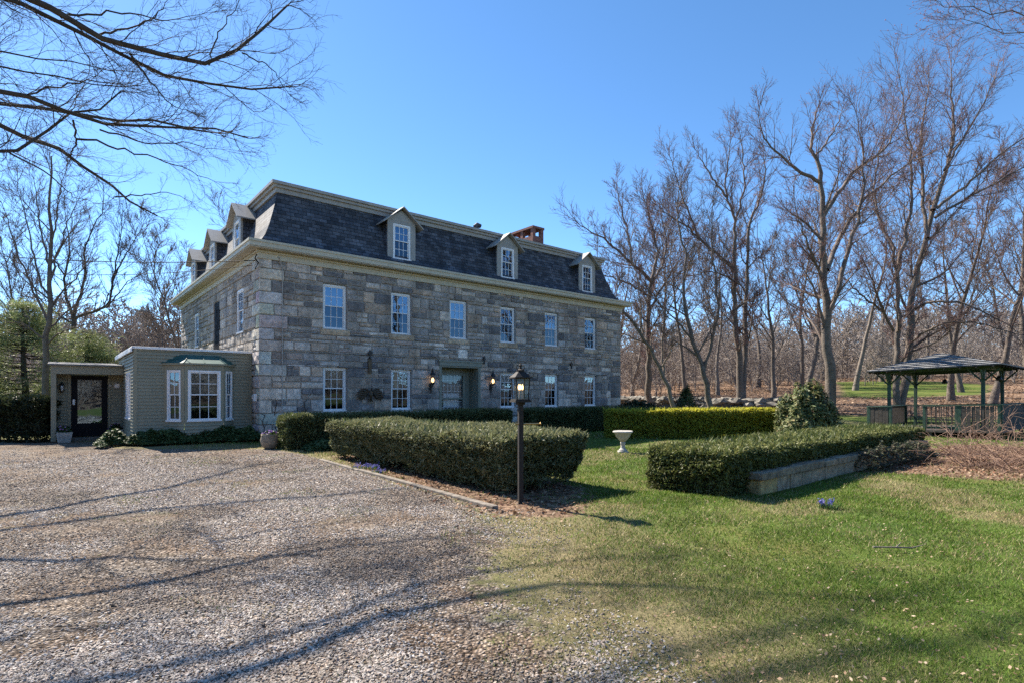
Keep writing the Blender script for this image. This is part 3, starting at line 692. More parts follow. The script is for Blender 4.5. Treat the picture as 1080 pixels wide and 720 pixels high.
def sash_window(parent, fn, a0, a1, z0, z1, c, cols=3, rows=2, fr=.072, upper='glass', lower='glass', blind=None, name='window', lname=None, frmat='white'):
    """double-hung window: frame with sashes and glazing bars; panes and what hangs behind are sub-parts"""
    g = G(fn); mid = (z0 + z1) / 2 + .02
    g.box(a0, a0 + fr, c - .02, c + .05, z0, z1); g.box(a1 - fr, a1, c - .02, c + .05, z0, z1)
    g.box(a0 + fr, a1 - fr, c - .02, c + .05, z1 - fr, z1); g.box(a0 - .03, a1 + .03, c - .05, c + .05, z0 - .045, z0 + .015)
    i0, i1 = a0 + fr, a1 - fr
    for (b0, b1, cc) in ((mid - .02, z1 - fr, c + .005), (z0 + .015, mid + .02, c + .03)):
        s = .035
        g.box(i0, i0 + s, cc, cc + .028, b0, b1); g.box(i1 - s, i1, cc, cc + .028, b0, b1)
        g.box(i0 + s, i1 - s, cc, cc + .028, b0, b0 + s); g.box(i0 + s, i1 - s, cc, cc + .028, b1 - s, b1)
        j0, j1, h0, h1 = i0 + s, i1 - s, b0 + s, b1 - s
        for k in range(1, cols): x = j0 + (j1 - j0) * k / cols; g.box(x - .009, x + .009, cc + .003, cc + .024, h0, h1)
        for k in range(1, rows): z = h0 + (h1 - h0) * k / rows; g.box(j0, j1, cc + .005, cc + .022, z - .009, z + .009)
    f = g.build(name, MAT[frmat], parent)
    for (b0, b1, cc, mt) in ((mid, z1 - fr, c + .018, upper), (z0 + .015, mid, c + .043, lower)):
        p = G(fn); tl = rnd.uniform(-.008, .008)
        p.face([(i0, cc, b0), (i1, cc, b0), (i1, cc + tl, b1), (i0, cc + tl, b1)]); p.build('pane', MAT[mt], f, recalc=False)
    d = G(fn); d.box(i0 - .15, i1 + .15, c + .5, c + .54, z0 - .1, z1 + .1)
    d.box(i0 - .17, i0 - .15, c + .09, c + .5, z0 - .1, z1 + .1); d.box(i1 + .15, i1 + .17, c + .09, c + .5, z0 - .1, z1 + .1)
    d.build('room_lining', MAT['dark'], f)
    if blind:
        q = G(fn); zb = z1 - (z1 - z0) * blind[1]
        n = 14; pts = [(i0 + (i1 - i0) * k / n, c + .13 + (.012 if blind[0] == 'curtain' and k % 2 else 0)) for k in range(n + 1)]
        for k in range(n): q.face([(pts[k][0], pts[k][1], zb), (pts[k + 1][0], pts[k + 1][1], zb), (pts[k + 1][0], pts[k + 1][1], z1), (pts[k][0], pts[k][1], z1)])
        q.build('blind' if blind[0] == 'shade' else 'curtain', MAT[blind[0]], f, recalc=False)
    return f
LEN, DEP = 19.08, 15.0
HOUSE = thing('stone_house', 'long two storey grey granite house with a dark slate mansard roof and dormers', 'house', W(0, 0), TH)
WC = [2.63, 5.36, 8.12, 10.9, 13.72, 16.6]
HW = .455
up_ops = [(c - HW, c + HW, 3.97, 5.63, .18) for c in WC]
lo_ops = [(c - HW, c + HW, .96, 2.6, .18) for k, c in enumerate(WC) if k != 2]
door_op = (7.2, 9.19, .25, 2.8, .75)
ops_front = up_ops + lo_ops + [door_op]
left_ops = [(2.12, 3.06, 3.86, 5.5, .1), (5.85, 6.95, 2.9, 5.5, .1), (10.2, 11.25, 3.86, 5.5, .1)]
HZ = 6.2
g = G(FRONT); wall_with_openings(g, 0, LEN, -.3, HZ + .1, ops_front, .03)
g.fn = LEFT; wall_with_openings(g, .03, DEP, -.3, HZ + .1, left_ops, .03)
g.fn = None
g.face([(LEN, .03, -.3), (LEN, DEP, -.3), (LEN, DEP, HZ + .1), (LEN, .03, HZ + .1)]); g.face([(.03, DEP, -.3), (LEN, DEP, -.3), (LEN, DEP, HZ + .1), (.03, DEP, HZ + .1)])
g.build('mortar_core', MAT['mortar'], HOUSE)
g = G(FRONT)
QC = [(.36, .345, .32), (.42, .4, .37), (.33, .315, .3), (.38, .37, .36)]
sills = [(c - HW - .12, c + HW + .12, 3.97 - .24, 3.97) for c in WC] + [(c - HW - .1, c + HW + .1, .96 - .22, .96) for k, c in enumerate(WC) if k != 2]
date = (8.05, 8.6, 3.12, 3.55)
# corner quoins in alternate long and short stones
zq = -.25; k = 0; qops = []
while zq < HZ - .05:
    h = rnd.uniform(.37, .46); h = min(h, HZ - zq)
    for fn_, long_ in ((FRONT, k % 2 == 0), (LEFT, k % 2 == 1)):
        g.fn = fn_; l = rnd.uniform(.72, .92) if long_ else rnd.uniform(.36, .46)
        block(g, -.02 if fn_ is FRONT else .012, l, zq + .006, zq + h - .006, .03, .045, tuple(v * rnd.uniform(.88, 1.1) for v in QC[rnd.randrange(4)]))
        qops.append((fn_, (-.1, l, zq, zq + h)))
    zq += h; k += 1
g.fn = FRONT
fq = [o for f_, o in qops if f_ is FRONT]; lq = [o for f_, o in qops if f_ is LEFT]
class _S: pass
def stonework_rows(g, a_start_list, a1, ops, **kw):
    """courses that follow the quoins' bed joints"""
    for (qa0, qa1, z0, z1) in a_start_list: stonework(g, qa1 + .006, a1, z0, z1, ops, c=.03, **kw)
stonework_rows(g, fq, LEN, ops_front + sills + [date])
for k_, s_ in enumerate(sills): block(g, s_[0] + .01, s_[1] - .01, s_[2] + .01, s_[3] - .004, .03, .035, [(.34, .27, .19), (.36, .31, .24), (.3, .25, .2)][rnd.randrange(3)] if k_ < 6 else (.3, .29, .28))
block(g, date[0] + .02, date[1] - .02, date[2] + .02, date[3] - .02, .03, .03, (.56, .54, .51))
g.fn = LEFT
stonework_rows(g, lq, DEP, left_ops, lmin=.4, lmax=1.25, cols=[(.29, .265, .235), (.23, .22, .205), (.34, .315, .28), (.2, .19, .18), (.3, .27, .23), (.26, .25, .24)])
g.build('stone_wall', MAT['stone'], HOUSE)
# windows
UB = [('curtain', .5), None, None, ('curtain', 1.0), ('curtain', 1.0), ('curtain', 1.0)]
for k, c in enumerate(WC):
    sash_window(HOUSE, FRONT, c - HW + .015, c + HW - .015, 4.0, 5.61, .13, blind=None if k != 4 else ('curtain', .97), lower='screen')
    if k != 2:
        sash_window(HOUSE, FRONT, c - HW + .015, c + HW - .015, 1.0, 2.58, .13, blind=('shade', .5) if k < 3 else ('curtain', .97), lower='screen')
for a0, a1, z0, z1, _ in (left_ops[0], left_ops[2]): sash_window(HOUSE, LEFT, a0 + .02, a1 - .02, z0 + .04, z1 - .02, .03, lower='screen')
g = G(LEFT); g.box(5.855, 6.945, .02, .1, 2.9, 5.495); 
for z0_, z1_ in ((3.1, 4.1), (4.3, 5.3)):
    for x0_, x1_ in ((6.0, 6.32), (6.43, 6.75)): g.box(x0_, x1_, .005, .02, z0_, z1_)
g.build('flank_door', MAT['doorblack'], HOUSE)
# right-most lower window keeps a tilted pale lintel stone
g = G(FRONT); p = [(16.1, -.03, 2.74), (17.35, -.03, 2.6), (17.35, -.03, 2.7), (16.15, -.03, 2.9)]; g.prism(p, (0, .06, 0)); g.build('lintel_stone', MAT['cement'], HOUSE, bevel=.01)
# entrance: deep panelled recess and storm door
g = G(FRONT); x0, x1 = 7.2, 9.19
g.box(x0 - .1, x1 + .13, -.06, .02, 2.8, 3.0); g.box(x0 - .16, x1 + .19, -.09, -.03, 2.97, 3.03)
g.box(x0 - .09, x0 - .002, -.03, .015, .25, 2.8); g.box(x1 + .002, x1 + .09, -.03, .015, .25, 2.8)
g.box(x0, x0 + .04, -.02, .7, .25, 2.8); g.box(x1 - .04, x1, -.02, .7, .25, 2.8); g.box(x0 + .04, x1 - .04, -.02, .7, 2.74, 2.8)
g.box(x0 + .04, x0 + .3, .66, .72, .25, 2.74); g.box(x1 - .3, x1 - .04, .66, .72, .25, 2.74); g.box(x0 + .3, x1 - .3, .66, .72, 2.55, 2.74)
g.build('door_casing', MAT['trim'], HOUSE, bevel=.006)
g = G(FRONT); d0, d1 = x0 + .3, x1 - .3
g.box(d0, d0 + .13, .62, .67, .3, 2.55); g.box(d1 - .13, d1, .62, .67, .3, 2.55); g.box(d0 + .13, d1 - .13, .62, .67, 2.43, 2.55); g.box(d0 + .13, d1 - .13, .62, .67, .3, .55)
g.box(d0 + .13, d1 - .13, .625, .665, 1.36, 1.44)
dr = g.build('storm_door', MAT['trim'], HOUSE, bevel=.005)
g = G(FRONT); g.face([(d0 + .13, .645, .55), (d1 - .13, .645, .55), (d1 - .13, .65, 2.43), (d0 + .13, .65, 2.43)]); g.build('pane', MAT['doorglass'], dr, recalc=False)
g = G(FRONT)
for k in range(1, 6): x = d0 + .13 + (d1 - d0 - .26) * k / 6; g.box(x - .012, x + .012, .74, .76, .55, 2.43)
for k in range(1, 8): z = .55 + 1.88 * k / 8; g.box(d0 + .13, d1 - .13, .742, .758, z - .012, z + .012)
g.build('inner_grille', MAT['white'], dr)
g = G(FRONT); g.box(d0, d1, .805, .85, .3, 2.6); g.build('inner_blind', MAT['taupe'], dr)
g = G(FRONT); g.box(d0 + .3, d1 - .25, .765, .80, 1.0, 1.62); g.build('pane_reflection', MAT['white'], dr, bevel=.06)  # white box stands in for a bright reflection in the door glass
g = G(FRONT); g.tube([(d0 + .06, .6, 1.3), (d0 + .06, .57, 1.35), (d0 + .06, .57, 1.5), (d0 + .06, .6, 1.55)], .011, 6); g.build('handle', MAT['brass'], dr)
g = G(FRONT); g.box(6.9, 9.5, -1.15, .0, -.1, .14); g.box(6.9, 9.5, -.75, .62, .14, .25); g.build('door_step', MAT['cement'], HOUSE, bevel=.02)
# eaves cornice: frieze, soffit, crown and gutter run round the front and flank
def ring(g, o0, o1, z0, z1):
    """square ring of four mitred runs between two outward offsets"""
    L, D = LEN, DEP
    for (p, q) in (((0, 0), (L, 0)), ((L, 0), (L, D)), ((L, D), (0, D)), ((0, D), (0, 0))):
        def off(pt, o): return (pt[0] + (o if pt[0] > 0 else -o), pt[1] + (o if pt[1] > 0 else -o))
        a0, a1, b0, b1 = off(p, o0), off(q, o0), off(p, o1), off(q, o1)
        g.face([(*a0, z0), (*a1, z0), (*b1, z0), (*b0, z0)]); g.face([(*a0, z1), (*b0, z1), (*b1, z1), (*a1, z1)])
        g.face([(*b0, z0), (*b1, z0), (*b1, z1), (*b0, z1)]); g.face([(*a0, z0), (*a0, z1), (*a1, z1), (*a1, z0)])
g = G(); ring(g, -.02, .06, 6.17, 6.44); ring(g, .058, .12, 6.36, 6.43); g.build('frieze', MAT['cream'], HOUSE)
g = G(); ring(g, -.02, .4, 6.445, 6.475)
for k in range(40):      # soffit board joints along the flank
    pass
g.build('soffit', MAT['soffit'], HOUSE)
g = G(); ring(g, .36, .43, 6.48, 6.62); ring(g, .34, .46, 6.62, 6.70); ring(g, -.2, .37, 6.66, 6.69); g.build('eaves_gutter', MAT['cream'], HOUSE)
# mansard: bell-cast profile
PROF = [(.12, 6.7), (-.06, 6.82), (-.25, 7.1), (-.42, 7.5), (-.58, 7.98), (-.72, 8.45), (-.84, 8.95)]
g = G()
sl = 0
for (o0, z0), (o1, z1) in zip(PROF[:-1], PROF[1:]):
    d = math.hypot(o1 - o0, z1 - z0); L, D = LEN, DEP
    for (p, q, ax) in (((0, 0), (L, 0), 0), ((L, 0), (L, D), 1), ((L, D), (0, D), 0), ((0, D), (0, 0), 1)):
        def off(pt, o): return (pt[0] + (o if pt[0] > 0 else -o), pt[1] + (o if pt[1] > 0 else -o))
        a, b, c_, e = off(p, o0), off(q, o0), off(q, o1), off(p, o1)
        g.face([(*a, z0), (*b, z0), (*c_, z1), (*e, z1)], uv=[(a[ax], sl), (b[ax], sl), (c_[ax], sl + d), (e[ax], sl + d)])
    sl += d
roof = g.build('mansard_roof', MAT['slate'], HOUSE)
g = G(); ring(g, -.95, -.74, 8.8, 8.96); ring(g, -.86, -.66, 8.96, 9.06); ring(g, -.86, -.58, 9.062, 9.17); g.build('upper_cornice', MAT['taupe'], HOUSE)
g = G(); i = .62; zt = 9.18
c4 = [(i, i, zt), (LEN - i, i, zt), (LEN - i, DEP - i, zt), (i, DEP - i, zt)]; r0_, r1_ = (6.5, DEP / 2, 10.15), (LEN - 6.5, DEP / 2, 10.15)
g.face([c4[0], c4[1], r1_, r0_], uv=[(0, 0), (18, 0), (12, 7), (6, 7)]); g.face([c4[2], c4[3], r0_, r1_], uv=[(0, 0), (18, 0), (12, 7), (6, 7)])
g.face([c4[3], c4[0], r0_], uv=[(0, 0), (14, 0), (7, 7)]); g.face([c4[1], c4[2], r1_], uv=[(0, 0), (14, 0), (7, 7)])
g.build('roof_top', MAT['slate'], HOUSE)
# dormers
def dormer(fn, c, w=1.26, cf=.22):
    zb, ze, za = 6.88, 8.56, 9.08; a0, a1 = c - w / 2, c + w / 2
    root = G(fn)
    # front boards round the window and pediment
    wx0, wx1, wz0, wz1 = c - .40, c + .40, 7.02, 8.44
    root.box(a0, wx0, cf, cf + .08, zb, ze); root.box(wx1, a1, cf, cf + .08, zb, ze); root.box(wx0, wx1, cf, cf + .08, wz1, ze); root.box(wx0, wx1, cf, cf + .08, zb, wz0)
    root.prism([(a0, cf, ze), (a1, cf, ze), (c, cf, za - .07)], (0, .08, 0)) if fn is FRONT else root.prism([(a0, cf, ze), (a1, cf, ze), (c, cf, za - .07)], (0, .08, 0))
    root.box(a0 - .03, a1 + .03, cf - .05, cf + .02, zb - .07, zb)
    d = root.build('dormer', MAT['taupe'], HOUSE, bevel=.006)
    ck = G(fn)
    for x in (a0 + .01, a1 - .01):
        ck.face([(x, cf + .08, zb), (x, 1.3, zb), (x, 1.3, ze + .02), (x, cf + .08, ze + .02)], uv=[(0, zb), (1.3, zb), (1.3, ze), (0, ze)])
    ck.build('dormer_cheek', MAT['slate'], d, recalc=False)
    rf = G(fn); ov = .27; t = .05
    sl_ = (za - ze) / (w / 2)
    for sgn in (-1, 1):
        xe = c + sgn * (w / 2 + ov); zee = ze - ov * sl_
        q = [(c, cf - .2, za), (xe, cf - .2, zee), (xe, 1.75, zee), (c, 1.75, za)]
        rf.prism(q, (0, 0, t))
    rf.build('dormer_roof', MAT['taupe'], d)
    sash_window(d, fn, wx0 + .01, wx1 - .01, wz0 + .03, wz1 - .01, cf + .02, lower='screen')
    return d
for c in (5.48, 11.04, 16.55): dormer(FRONT, c)
for c in (4.0, 8.45, 12.9): dormer(LEFT, c)
# chimney with open cap
g = G(); t0, t1, s0_, s1_ = 15.15, 15.95, 3.0, 4.95
g.box(t0, t1, s0_, s1_, 8.9, 10.42)
for s_ in (s0_, (s0_ + s1_) / 2 - .1, s1_ - .2):
    g.box(t0, t0 + .2, s_, s_ + .2, 10.42, 10.84); g.box(t1 - .2, t1, s_, s_ + .2, 10.42, 10.84)
g.box(t0 - .04, t1 + .04, s0_ - .04, s1_ + .04, 10.84, 10.96)
g.build('chimney', MAT['brick'], HOUSE)
g = G(); g.tube([(11.3, 3, 9.2), (11.3, 3, 10.1)], .09, 10); g.tube([(11.15, 3, 10.1), (11.3, 3, 10.24), (11.5, 3, 10.2)], .11, 10); g.build('vent_pipe', MAT['ironcap'], HOUSE)
g = G(FRONT); g.tube([(.72, -.03, .2), (.72, -.035, 3), (.73, -.03, 5.9), (.6, -.09, 6.3)], .018, 6); g.build('conduit', MAT['cement'], HOUSE)
g = G(LEFT); g.box(.2, .38, -.13, -.02, 1.35, 1.6); g.box(.5, .62, -.1, -.02, 1.42, 1.55); g.build('meter_box', MAT['white'], HOUSE, bevel=.02)
# fixed ironwork of the front wall
def sconce(t, lab):
    p = thing('wall_lantern', lab, 'wall lantern', W(t, -.02), TH, 'black lanterns beside the front door')
    g = G(FRONT); g.tube([(0, -.05, 1.66), (0, -.05, 2.0)], [.02, .03], 8); g.box(-.05, .05, -.05, .0, 1.78, 2.05); g.tube([(0, -.02, 1.9), (0, -.14, 1.88), (0, -.19, 1.98)], .016, 8)
    g.lathe([(.02, 1.98), (.075, 2.02), (.085, 2.06)], 0, -.19, 10); g.build('bracket', MAT['black'], p)
    g = G(FRONT); g.lathe([(.012, 2.07), (.05, 2.11), (.06, 2.18), (.03, 2.27)], 0, -.19, 10); g.build('bulb', MAT['bulb'], p, smooth=True)
    g = G(FRONT)
    for k in range(6): a = k * PI / 3; g.tube([(.085 * math.cos(a), -.19 + .085 * math.sin(a), 2.05), (.075 * math.cos(a), -.19 + .075 * math.sin(a), 2.38)], .008, 5)
    g.lathe([(.12, 2.38), (.09, 2.45), (.03, 2.55), (.035, 2.6), (.006, 2.68)], 0, -.19, 10); g.build('cage', MAT['black'], p)
sconce(6.67, 'lit black iron lantern on the granite left of the front door')
sconce(9.83, 'lit black iron lantern on the granite right of the front door')
def anchor(t, z, lab, plate=True):
    p = thing('wall_finial', lab, 'iron ornament', W(t, -.03, z), TH, 'black iron finials on the front wall')
    g = G(FRONT); g.prism([(0, -.05, .2), (.09, -.05, .06), (0, -.05, -.06), (-.09, -.05, .06)], (0, .05, 0)); g.tube([(0, -.03, -.05), (0, -.03, -.16)], [.03, .045], 8); g.build('finial', MAT['black'], p)
    if plate: g = G(FRONT); g.box(-.075, .075, -.02, .02, -.72, -.14); g.box(-.055, .055, -.03, -.02, -.68, -.2); g.build('back_plate', MAT['bronze'], p, bevel=.008)
anchor(3.97, 3.1, 'black iron finial with a bronze plate between the first two windows')
anchor(9.45, 3.1, 'small black iron finial above the right door lantern', False)
anchor(15.06, 3.05, 'small black iron finial between the last two windows', False)
g = G(FRONT)
for sg in (-1, 1):
    for k in range(6):
        an = .75 - k * .24; l_ = .5 - .045 * abs(k - 2); x0_, z0_ = sg * (.06 + .03 * k), .2 - .045 * k
        g.tube([(x0_, -.05, z0_), (x0_ + sg * l_ * .6 * math.cos(an), -.06, z0_ + l_ * .6 * math.sin(an) * .6), (x0_ + sg * l_ * math.cos(an - .5), -.04, z0_ + l_ * math.sin(an - .5) * .55)], [.035, .035, .008], 6)
g.tube([(0, -.07, -.1), (0, -.09, .06), (0, -.08, .2), (.02, -.08, .3), (.08, -.09, .29)], [.03, .08, .06, .045, .01], 8)
for k in (-1, 0, 1): g.tube([(0, -.06, -.05), (k * .1, -.05, -.2)], [.03, .02], 6)
o = g.build('wall_eagle', MAT['bronze']); o.location = W(3.97, -.04, 1.5); o.rotation_euler = (0, 0, TH); tag(o, 'bronze spread eagle plaque on the granite between two lower windows', 'plaque')
# overhead wires
g = G()
def sag(a, b, s, n=14): return [tuple(np.array(a) * (1 - u) + np.array(b) * u - np.array([0, 0, s * 4 * u * (1 - u)])) for u in np.linspace(0, 1, n)]
g.tube(sag((-30, 23, 8.6), W(-.12, .15, 6.1), .55), .016, 5); g.tube(sag((-30, 23.4, 8.4), W(-.1, .5, 6.0), .9), .012, 5)
g.tube([W(-.08, .1, 6.3), W(-.14, .05, 6.15), W(-.05, -.02, 6.0), W(-.13, .06, 5.8)], .025, 6)
tag(g.build('overhead_wire', MAT['doorblack']), 'thin dark service wires running to the house corner', 'wire')
# ================================================================== ANNEX
ANX = thing('house_annex', 'low olive clapboard extension with a bay window and a recessed entry porch', 'annex', W(0, 0), TH)
def siding(g, a0, a1, z0, z1, ops, c, ex=.105):
    z = z0
    while z < z1 - .01:
        zt = min(z + ex, z1); spans = [(a0, a1)]
        for o in ops:
            if o[2] < (z + zt) / 2 < o[3]: spans = [p for s, e in spans for p in ((s, min(e, o[0])), (max(s, o[1]), e)) if p[1] - p[0] > .01]
        for s, e in spans:
            g.face([(s, c - .03, z), (e, c - .03, z), (e, c - .001, zt), (s, c - .001, zt)])
            g.face([(s, c, z), (e, c, z), (e, c - .03, z), (s, c - .03, z)])
        z = zt
AT0, AF, AZ = -3.43, .92, 3.0
bay_hole = (-2.6, -.64, .3, 2.6)
g = G(FRONT); siding(g, AT0, -.02, .0, AZ, [bay_hole], AF)
g.box(AT0 - .015, AT0 + .08, AF - .03, AF + .05, 0, AZ); g.box(-.1, -.02, AF - .028, AF + .05, 0, AZ)
siding(g, -5.3, AT0, .1, 2.3, [(-4.92, -3.83, 0, 2.3)], 4.7)
LW = lambda a, c, z: (AT0 + c, a, z)
g.fn = LW; lwin = (1.75, 3.3, .75, 2.35); siding(g, AF, 4.7, 0, AZ, [lwin], 0.0)
g.fn = lambda a, c, z: (-5.38 + c, a, z); siding(g, 3.97, 8, 0, 2.5, [], 0.0)
g.fn = None
g.box(AT0 + .02, -.05, AF + .02, 6.5, 2.72, 2.98)                  # roof deck
g.face([(-5.36, 8, 0), (AT0 + .1, 8, 0), (AT0 + .1, 8, 2.5), (-5.36, 8, 2.5)])
for w_ in (lwin,): 
    pass
g.build('clapboard_wall', MAT['siding'], ANX, recalc=False)
g = G(); g.box(AT0 - .06, 0.0, AF - .07, AF + .02, AZ, AZ + .075); g.box(AT0 - .07, AT0 + .02, AF - .07, 6.5, AZ, AZ + .07); g.box(AT0 - .1, AT0 - .05, AF - .06, 6.5, AZ - .1, AZ + .03)
g.build('roof_edge_flashing', MAT['white'], ANX, bevel=.01)
g = G(); g.box(AT0 + .02, 0, AF + .02, 6.5, AZ - .01, AZ + .04); g.build('flat_roof', MAT['greyshingle'], ANX)
sash_window(ANX, LW, 1.78, 2.51, .8, 2.33, .0, cols=3); sash_window(ANX, LW, 2.54, 3.27, .8, 2.33, .0, cols=3)
# bay window
BP = [(-2.63, AF), (-2.16, .32), (-1.04, .32), (-.61, AF)]
def bay_fn(p, q):
    d = np.array(q) - np.array(p); L = np.linalg.norm(d); d /= L; n = np.array([d[1], -d[0]])       # outward
    if n[1] > 0: n = -n
    return L, (lambda a, c, z: (p[0] + d[0] * a - n[0] * c, p[1] + d[1] * a - n[1] * c, z))
bw = G()
wins = []
for (p, q, ins) in ((BP[0], BP[1], .13), (BP[1], BP[2], .09), (BP[2], BP[3], .13)):
    L, fn = bay_fn(p, q); bw.fn = fn; w0, w1 = ins, L - ins; z0, z1 = .73, 2.37
    siding(bw, 0, L, .05, z0 - .07, [], 0.0); bw.box(0, L, -.012, .06, z0 - .07, z0); bw.box(0, w0, -.012, .06, z0, 2.53); bw.box(w1, L, -.012, .06, z0, 2.53); bw.box(w0, w1, -.012, .06, z1, 2.53)
    wins.append((fn, w0, w1, z0, z1, L))
bw.fn = None; bw.face([(*BP[0], .05), (*BP[1], .05), (*BP[2], .05), (*BP[3], .05)])
eo = [(-2.72, AF), (-2.2, .24), (-1.0, .24), (-.52, AF)]
bw.prism([(*p, 2.53) for p in eo], (0, 0, .05))
bay = bw.build('bay_window', MAT['siding'], ANX, recalc=False)
for k, (fn, w0, w1, z0, z1, L) in enumerate(wins): sash_window(bay, fn, w0, w1, z0 + .03, z1 - .01, -.01, cols=3 if k == 1 else 2, fr=.06 if k == 1 else .045, blind=('shade', .5) if k == 1 else None, lower='screen', name='bay_sash')
top = [(-2.2, AF - .01, 2.86), (-1.95, .78, 2.87), (-1.2, .78, 2.87), (-1.0, AF - .01, 2.86)]
eb = [(x, y, 2.585) for x, y in eo]
g = G(); g.face([eb[0], eb[1], top[1], top[0]]); g.face([eb[1], eb[2], top[2], top[1]]); g.face([eb[2], eb[3], top[3], top[2]]); g.face([top[0], top[1], top[2], top[3]])
for p, q in ((eb[0], top[0]), (eb[1], top[1]), (eb[2], top[2]), (eb[3], top[3]), (top[0], top[3]), (((eb[1][0] + eb[2][0]) / 2, eb[1][1], eb[1][2]), ((top[1][0] + top[2][0]) / 2, top[1][1], top[1][2]))): g.tube([p, q], .018, 6)
g.build('bay_roof', MAT['copper'], bay)
# entry porch: roof, post, black door
g = G(); g.prism([(-5.5, 3.85, 2.55), (AT0 - .02, 3.85, 2.55), (AT0 - .02, 7.8, 2.78), (-5.5, 7.8, 2.78)], (0, 0, .05)); g.build('porch_roof', MAT['greyshingle'], ANX)
g = G(FRONT); g.box(-5.42, AT0 - .02, 3.95, 4.02, 2.27, 2.55); g.box(-5.42, -5.28, 3.96, 4.1, 0.02, 2.27); g.box(-5.42, -5.35, 4.03, 8, 2.27, 2.55); g.box(-5.35, AT0 - .02, 4.03, 4.7, 2.28, 2.31)
g.box(-4.97, -4.88, 4.66, 4.72, .1, 2.28); g.box(-3.87, -3.78, 4.66, 4.72, .1, 2.28)
g.build('porch_frame', MAT['siding'], ANX, bevel=.006)
g = G(FRONT); d0, d1 = -4.88, -3.87
g.box(d0, d0 + .17, 4.62, 4.68, .12, 2.24); g.box(d1 - .17, d1, 4.62, 4.68, .12, 2.24); g.box(d0 + .17, d1 - .17, 4.62, 4.68, 2.1, 2.24); g.box(d0 + .17, d1 - .17, 4.62, 4.68, .12, .58)
g.box(d0, d1, 4.9, 4.94, .1, 2.24)
ed = g.build('entry_door', MAT['doorblack'], ANX, bevel=.005)
g = G(FRONT); g.face([(d0 + .17, 4.65, .58), (d1 - .17, 4.65, .58), (d1 - .17, 4.65, 2.1), (d0 + .17, 4.65, 2.1)]); g.build('pane', MAT['glass'], ed, recalc=False)
g = G(FRONT); g.box(d0 + .17, d1 - .17, 4.8, 4.83, 1.62, 2.1); g.build('inner_blind', MAT['shade'], ed)
g = G(FRONT); g.box(d0 + .03, d0 + .1, 4.57, 4.62, 1.22, 1.42); g.build('handle', MAT['white'], ed, bevel=.02)
g = G(FRONT); g.box(-5.0, -3.7, 4.2, 4.7, -.1, .1); g.build('door_step', MAT['timber'], ANX, bevel=.015)
o = thing('wall_lantern', 'small black lantern on the porch wall left of the black door', 'wall lantern', W(-5.13, 4.69, 1.85), TH)
g = G(FRONT); g.box(-.05, .05, -.03, 0, -.1, .1); g.tube([(0, -.03, .1), (0, -.1, .16), (0, -.13, .1)], .012, 6); g.lathe([(.08, .04), (.03, .12)], 0, -.13, 6); g.lathe([(.02, -.2), (.05, -.16)], 0, -.13, 6)
for k in range(6): a = k * PI / 3; g.tube([(.07 * math.cos(a), -.13 + .07 * math.sin(a), .05), (.05 * math.cos(a), -.13 + .05 * math.sin(a), -.16)], .007, 4)
g.build('lantern_body', MAT['black'], o); g = G(FRONT); g.lathe([(.04, -.15), (.06, .03)], 0, -.13, 12); g.build('globe', MAT['white'], o, smooth=True)
o = thing('wall_plaque', 'round pale plaque on the porch wall right of the black door', 'plaque', W(-3.6, 4.68, 1.9), TH)
g = G(FRONT)
g.prism([(.11 * math.cos(k * PI / 10), -.03, .11 * math.sin(k * PI / 10)) for k in range(20)], (0, .03, 0)); g.prism([(-.2 + .05 * math.cos(k * PI / 6), -.03, .05 * math.sin(k * PI / 6)) for k in range(12)], (0, .03, 0)); g.build('disc', MAT['cement'], o, bevel=.006)
g = G(FRONT); g.prism([(.07 * math.cos(k * PI / 10), -.036, .07 * math.sin(k * PI / 10)) for k in range(20)], (0, .006, 0)); g.build('rosette', MAT['white'], o)
def flower_mass(parent, cx, cy, z, rx, rz, n, cols, petals, seed):
    r = np.random.default_rng(seed); U = rand_unit(n, r); U[:, 2] = np.abs(U[:, 2]); P = np.array([cx, cy, z]) + U * np.array([rx, rx, rz]) * (.5 + .5 * r.random((n, 1)))
    N = nrm(U + .6 * r.normal(size=(n, 3))); A, B = frames(N, r); V, F = leaf_quads(P, A, B, .035 + .02 * r.random(n), .018 + .01 * r.random(n))
    make_mesh('foliage', V, F, MAT['broad'], parent, col=pal(cols, n, r))
    m = max(8, n // 9); U = rand_unit(m, r); U[:, 2] = .3 + np.abs(U[:, 2]); U = nrm(U); P = np.array([cx, cy, z]) + U * np.array([rx, rx, rz]) * 1.05
    N = nrm(U + .4 * r.normal(size=(m, 3))); A, B = frames(N, r); V, F = leaf_quads(P, A, B, np.full(m, .03), np.full(m, .026))
    make_mesh('blossom', V, F, MAT['petal'], parent, col=pal(petals, m, r))
GREEN = [(.04, .075, .02), (.06, .1, .03), (.03, .06, .018)]
def square_planter(t, s, lab, seed):
    p = thing('planter', lab, 'planter', W(t, s, 0), TH + .1, 'square planters in the entry porch')
    g = G(); a, b, h = .15, .2, .34
    g.f = []
    lo = [(-a, -a), (a, -a), (a, a), (-a, a)]; hi = [(-b, -b), (b, -b), (b, b), (-b, b)]; inn = [(-b + .03, -b + .03), (b - .03, -b + .03), (b - .03, b - .03), (-b + .03, b - .03)]
    for k in range(4):
        n_ = (k + 1) % 4
        g.face([(*lo[k], 0), (*lo[n_], 0), (*hi[n_], h), (*hi[k], h)]); g.face([(*hi[k], h), (*hi[n_], h), (*inn[n_], h), (*inn[k], h)]); g.face([(*inn[k], h), (*inn[n_], h), (*inn[n_], h - .08), (*inn[k], h - .08)])
    g.face([(*q, h - .08) for q in inn]); g.face([(*q, 0) for q in lo]); g.build('pot', MAT['cement'], p, bevel=.01)
    flower_mass(p, 0, 0, h - .04, .22, .26, 260, GREEN, [(.3, .12, .3), (.45, .25, .4)], seed)
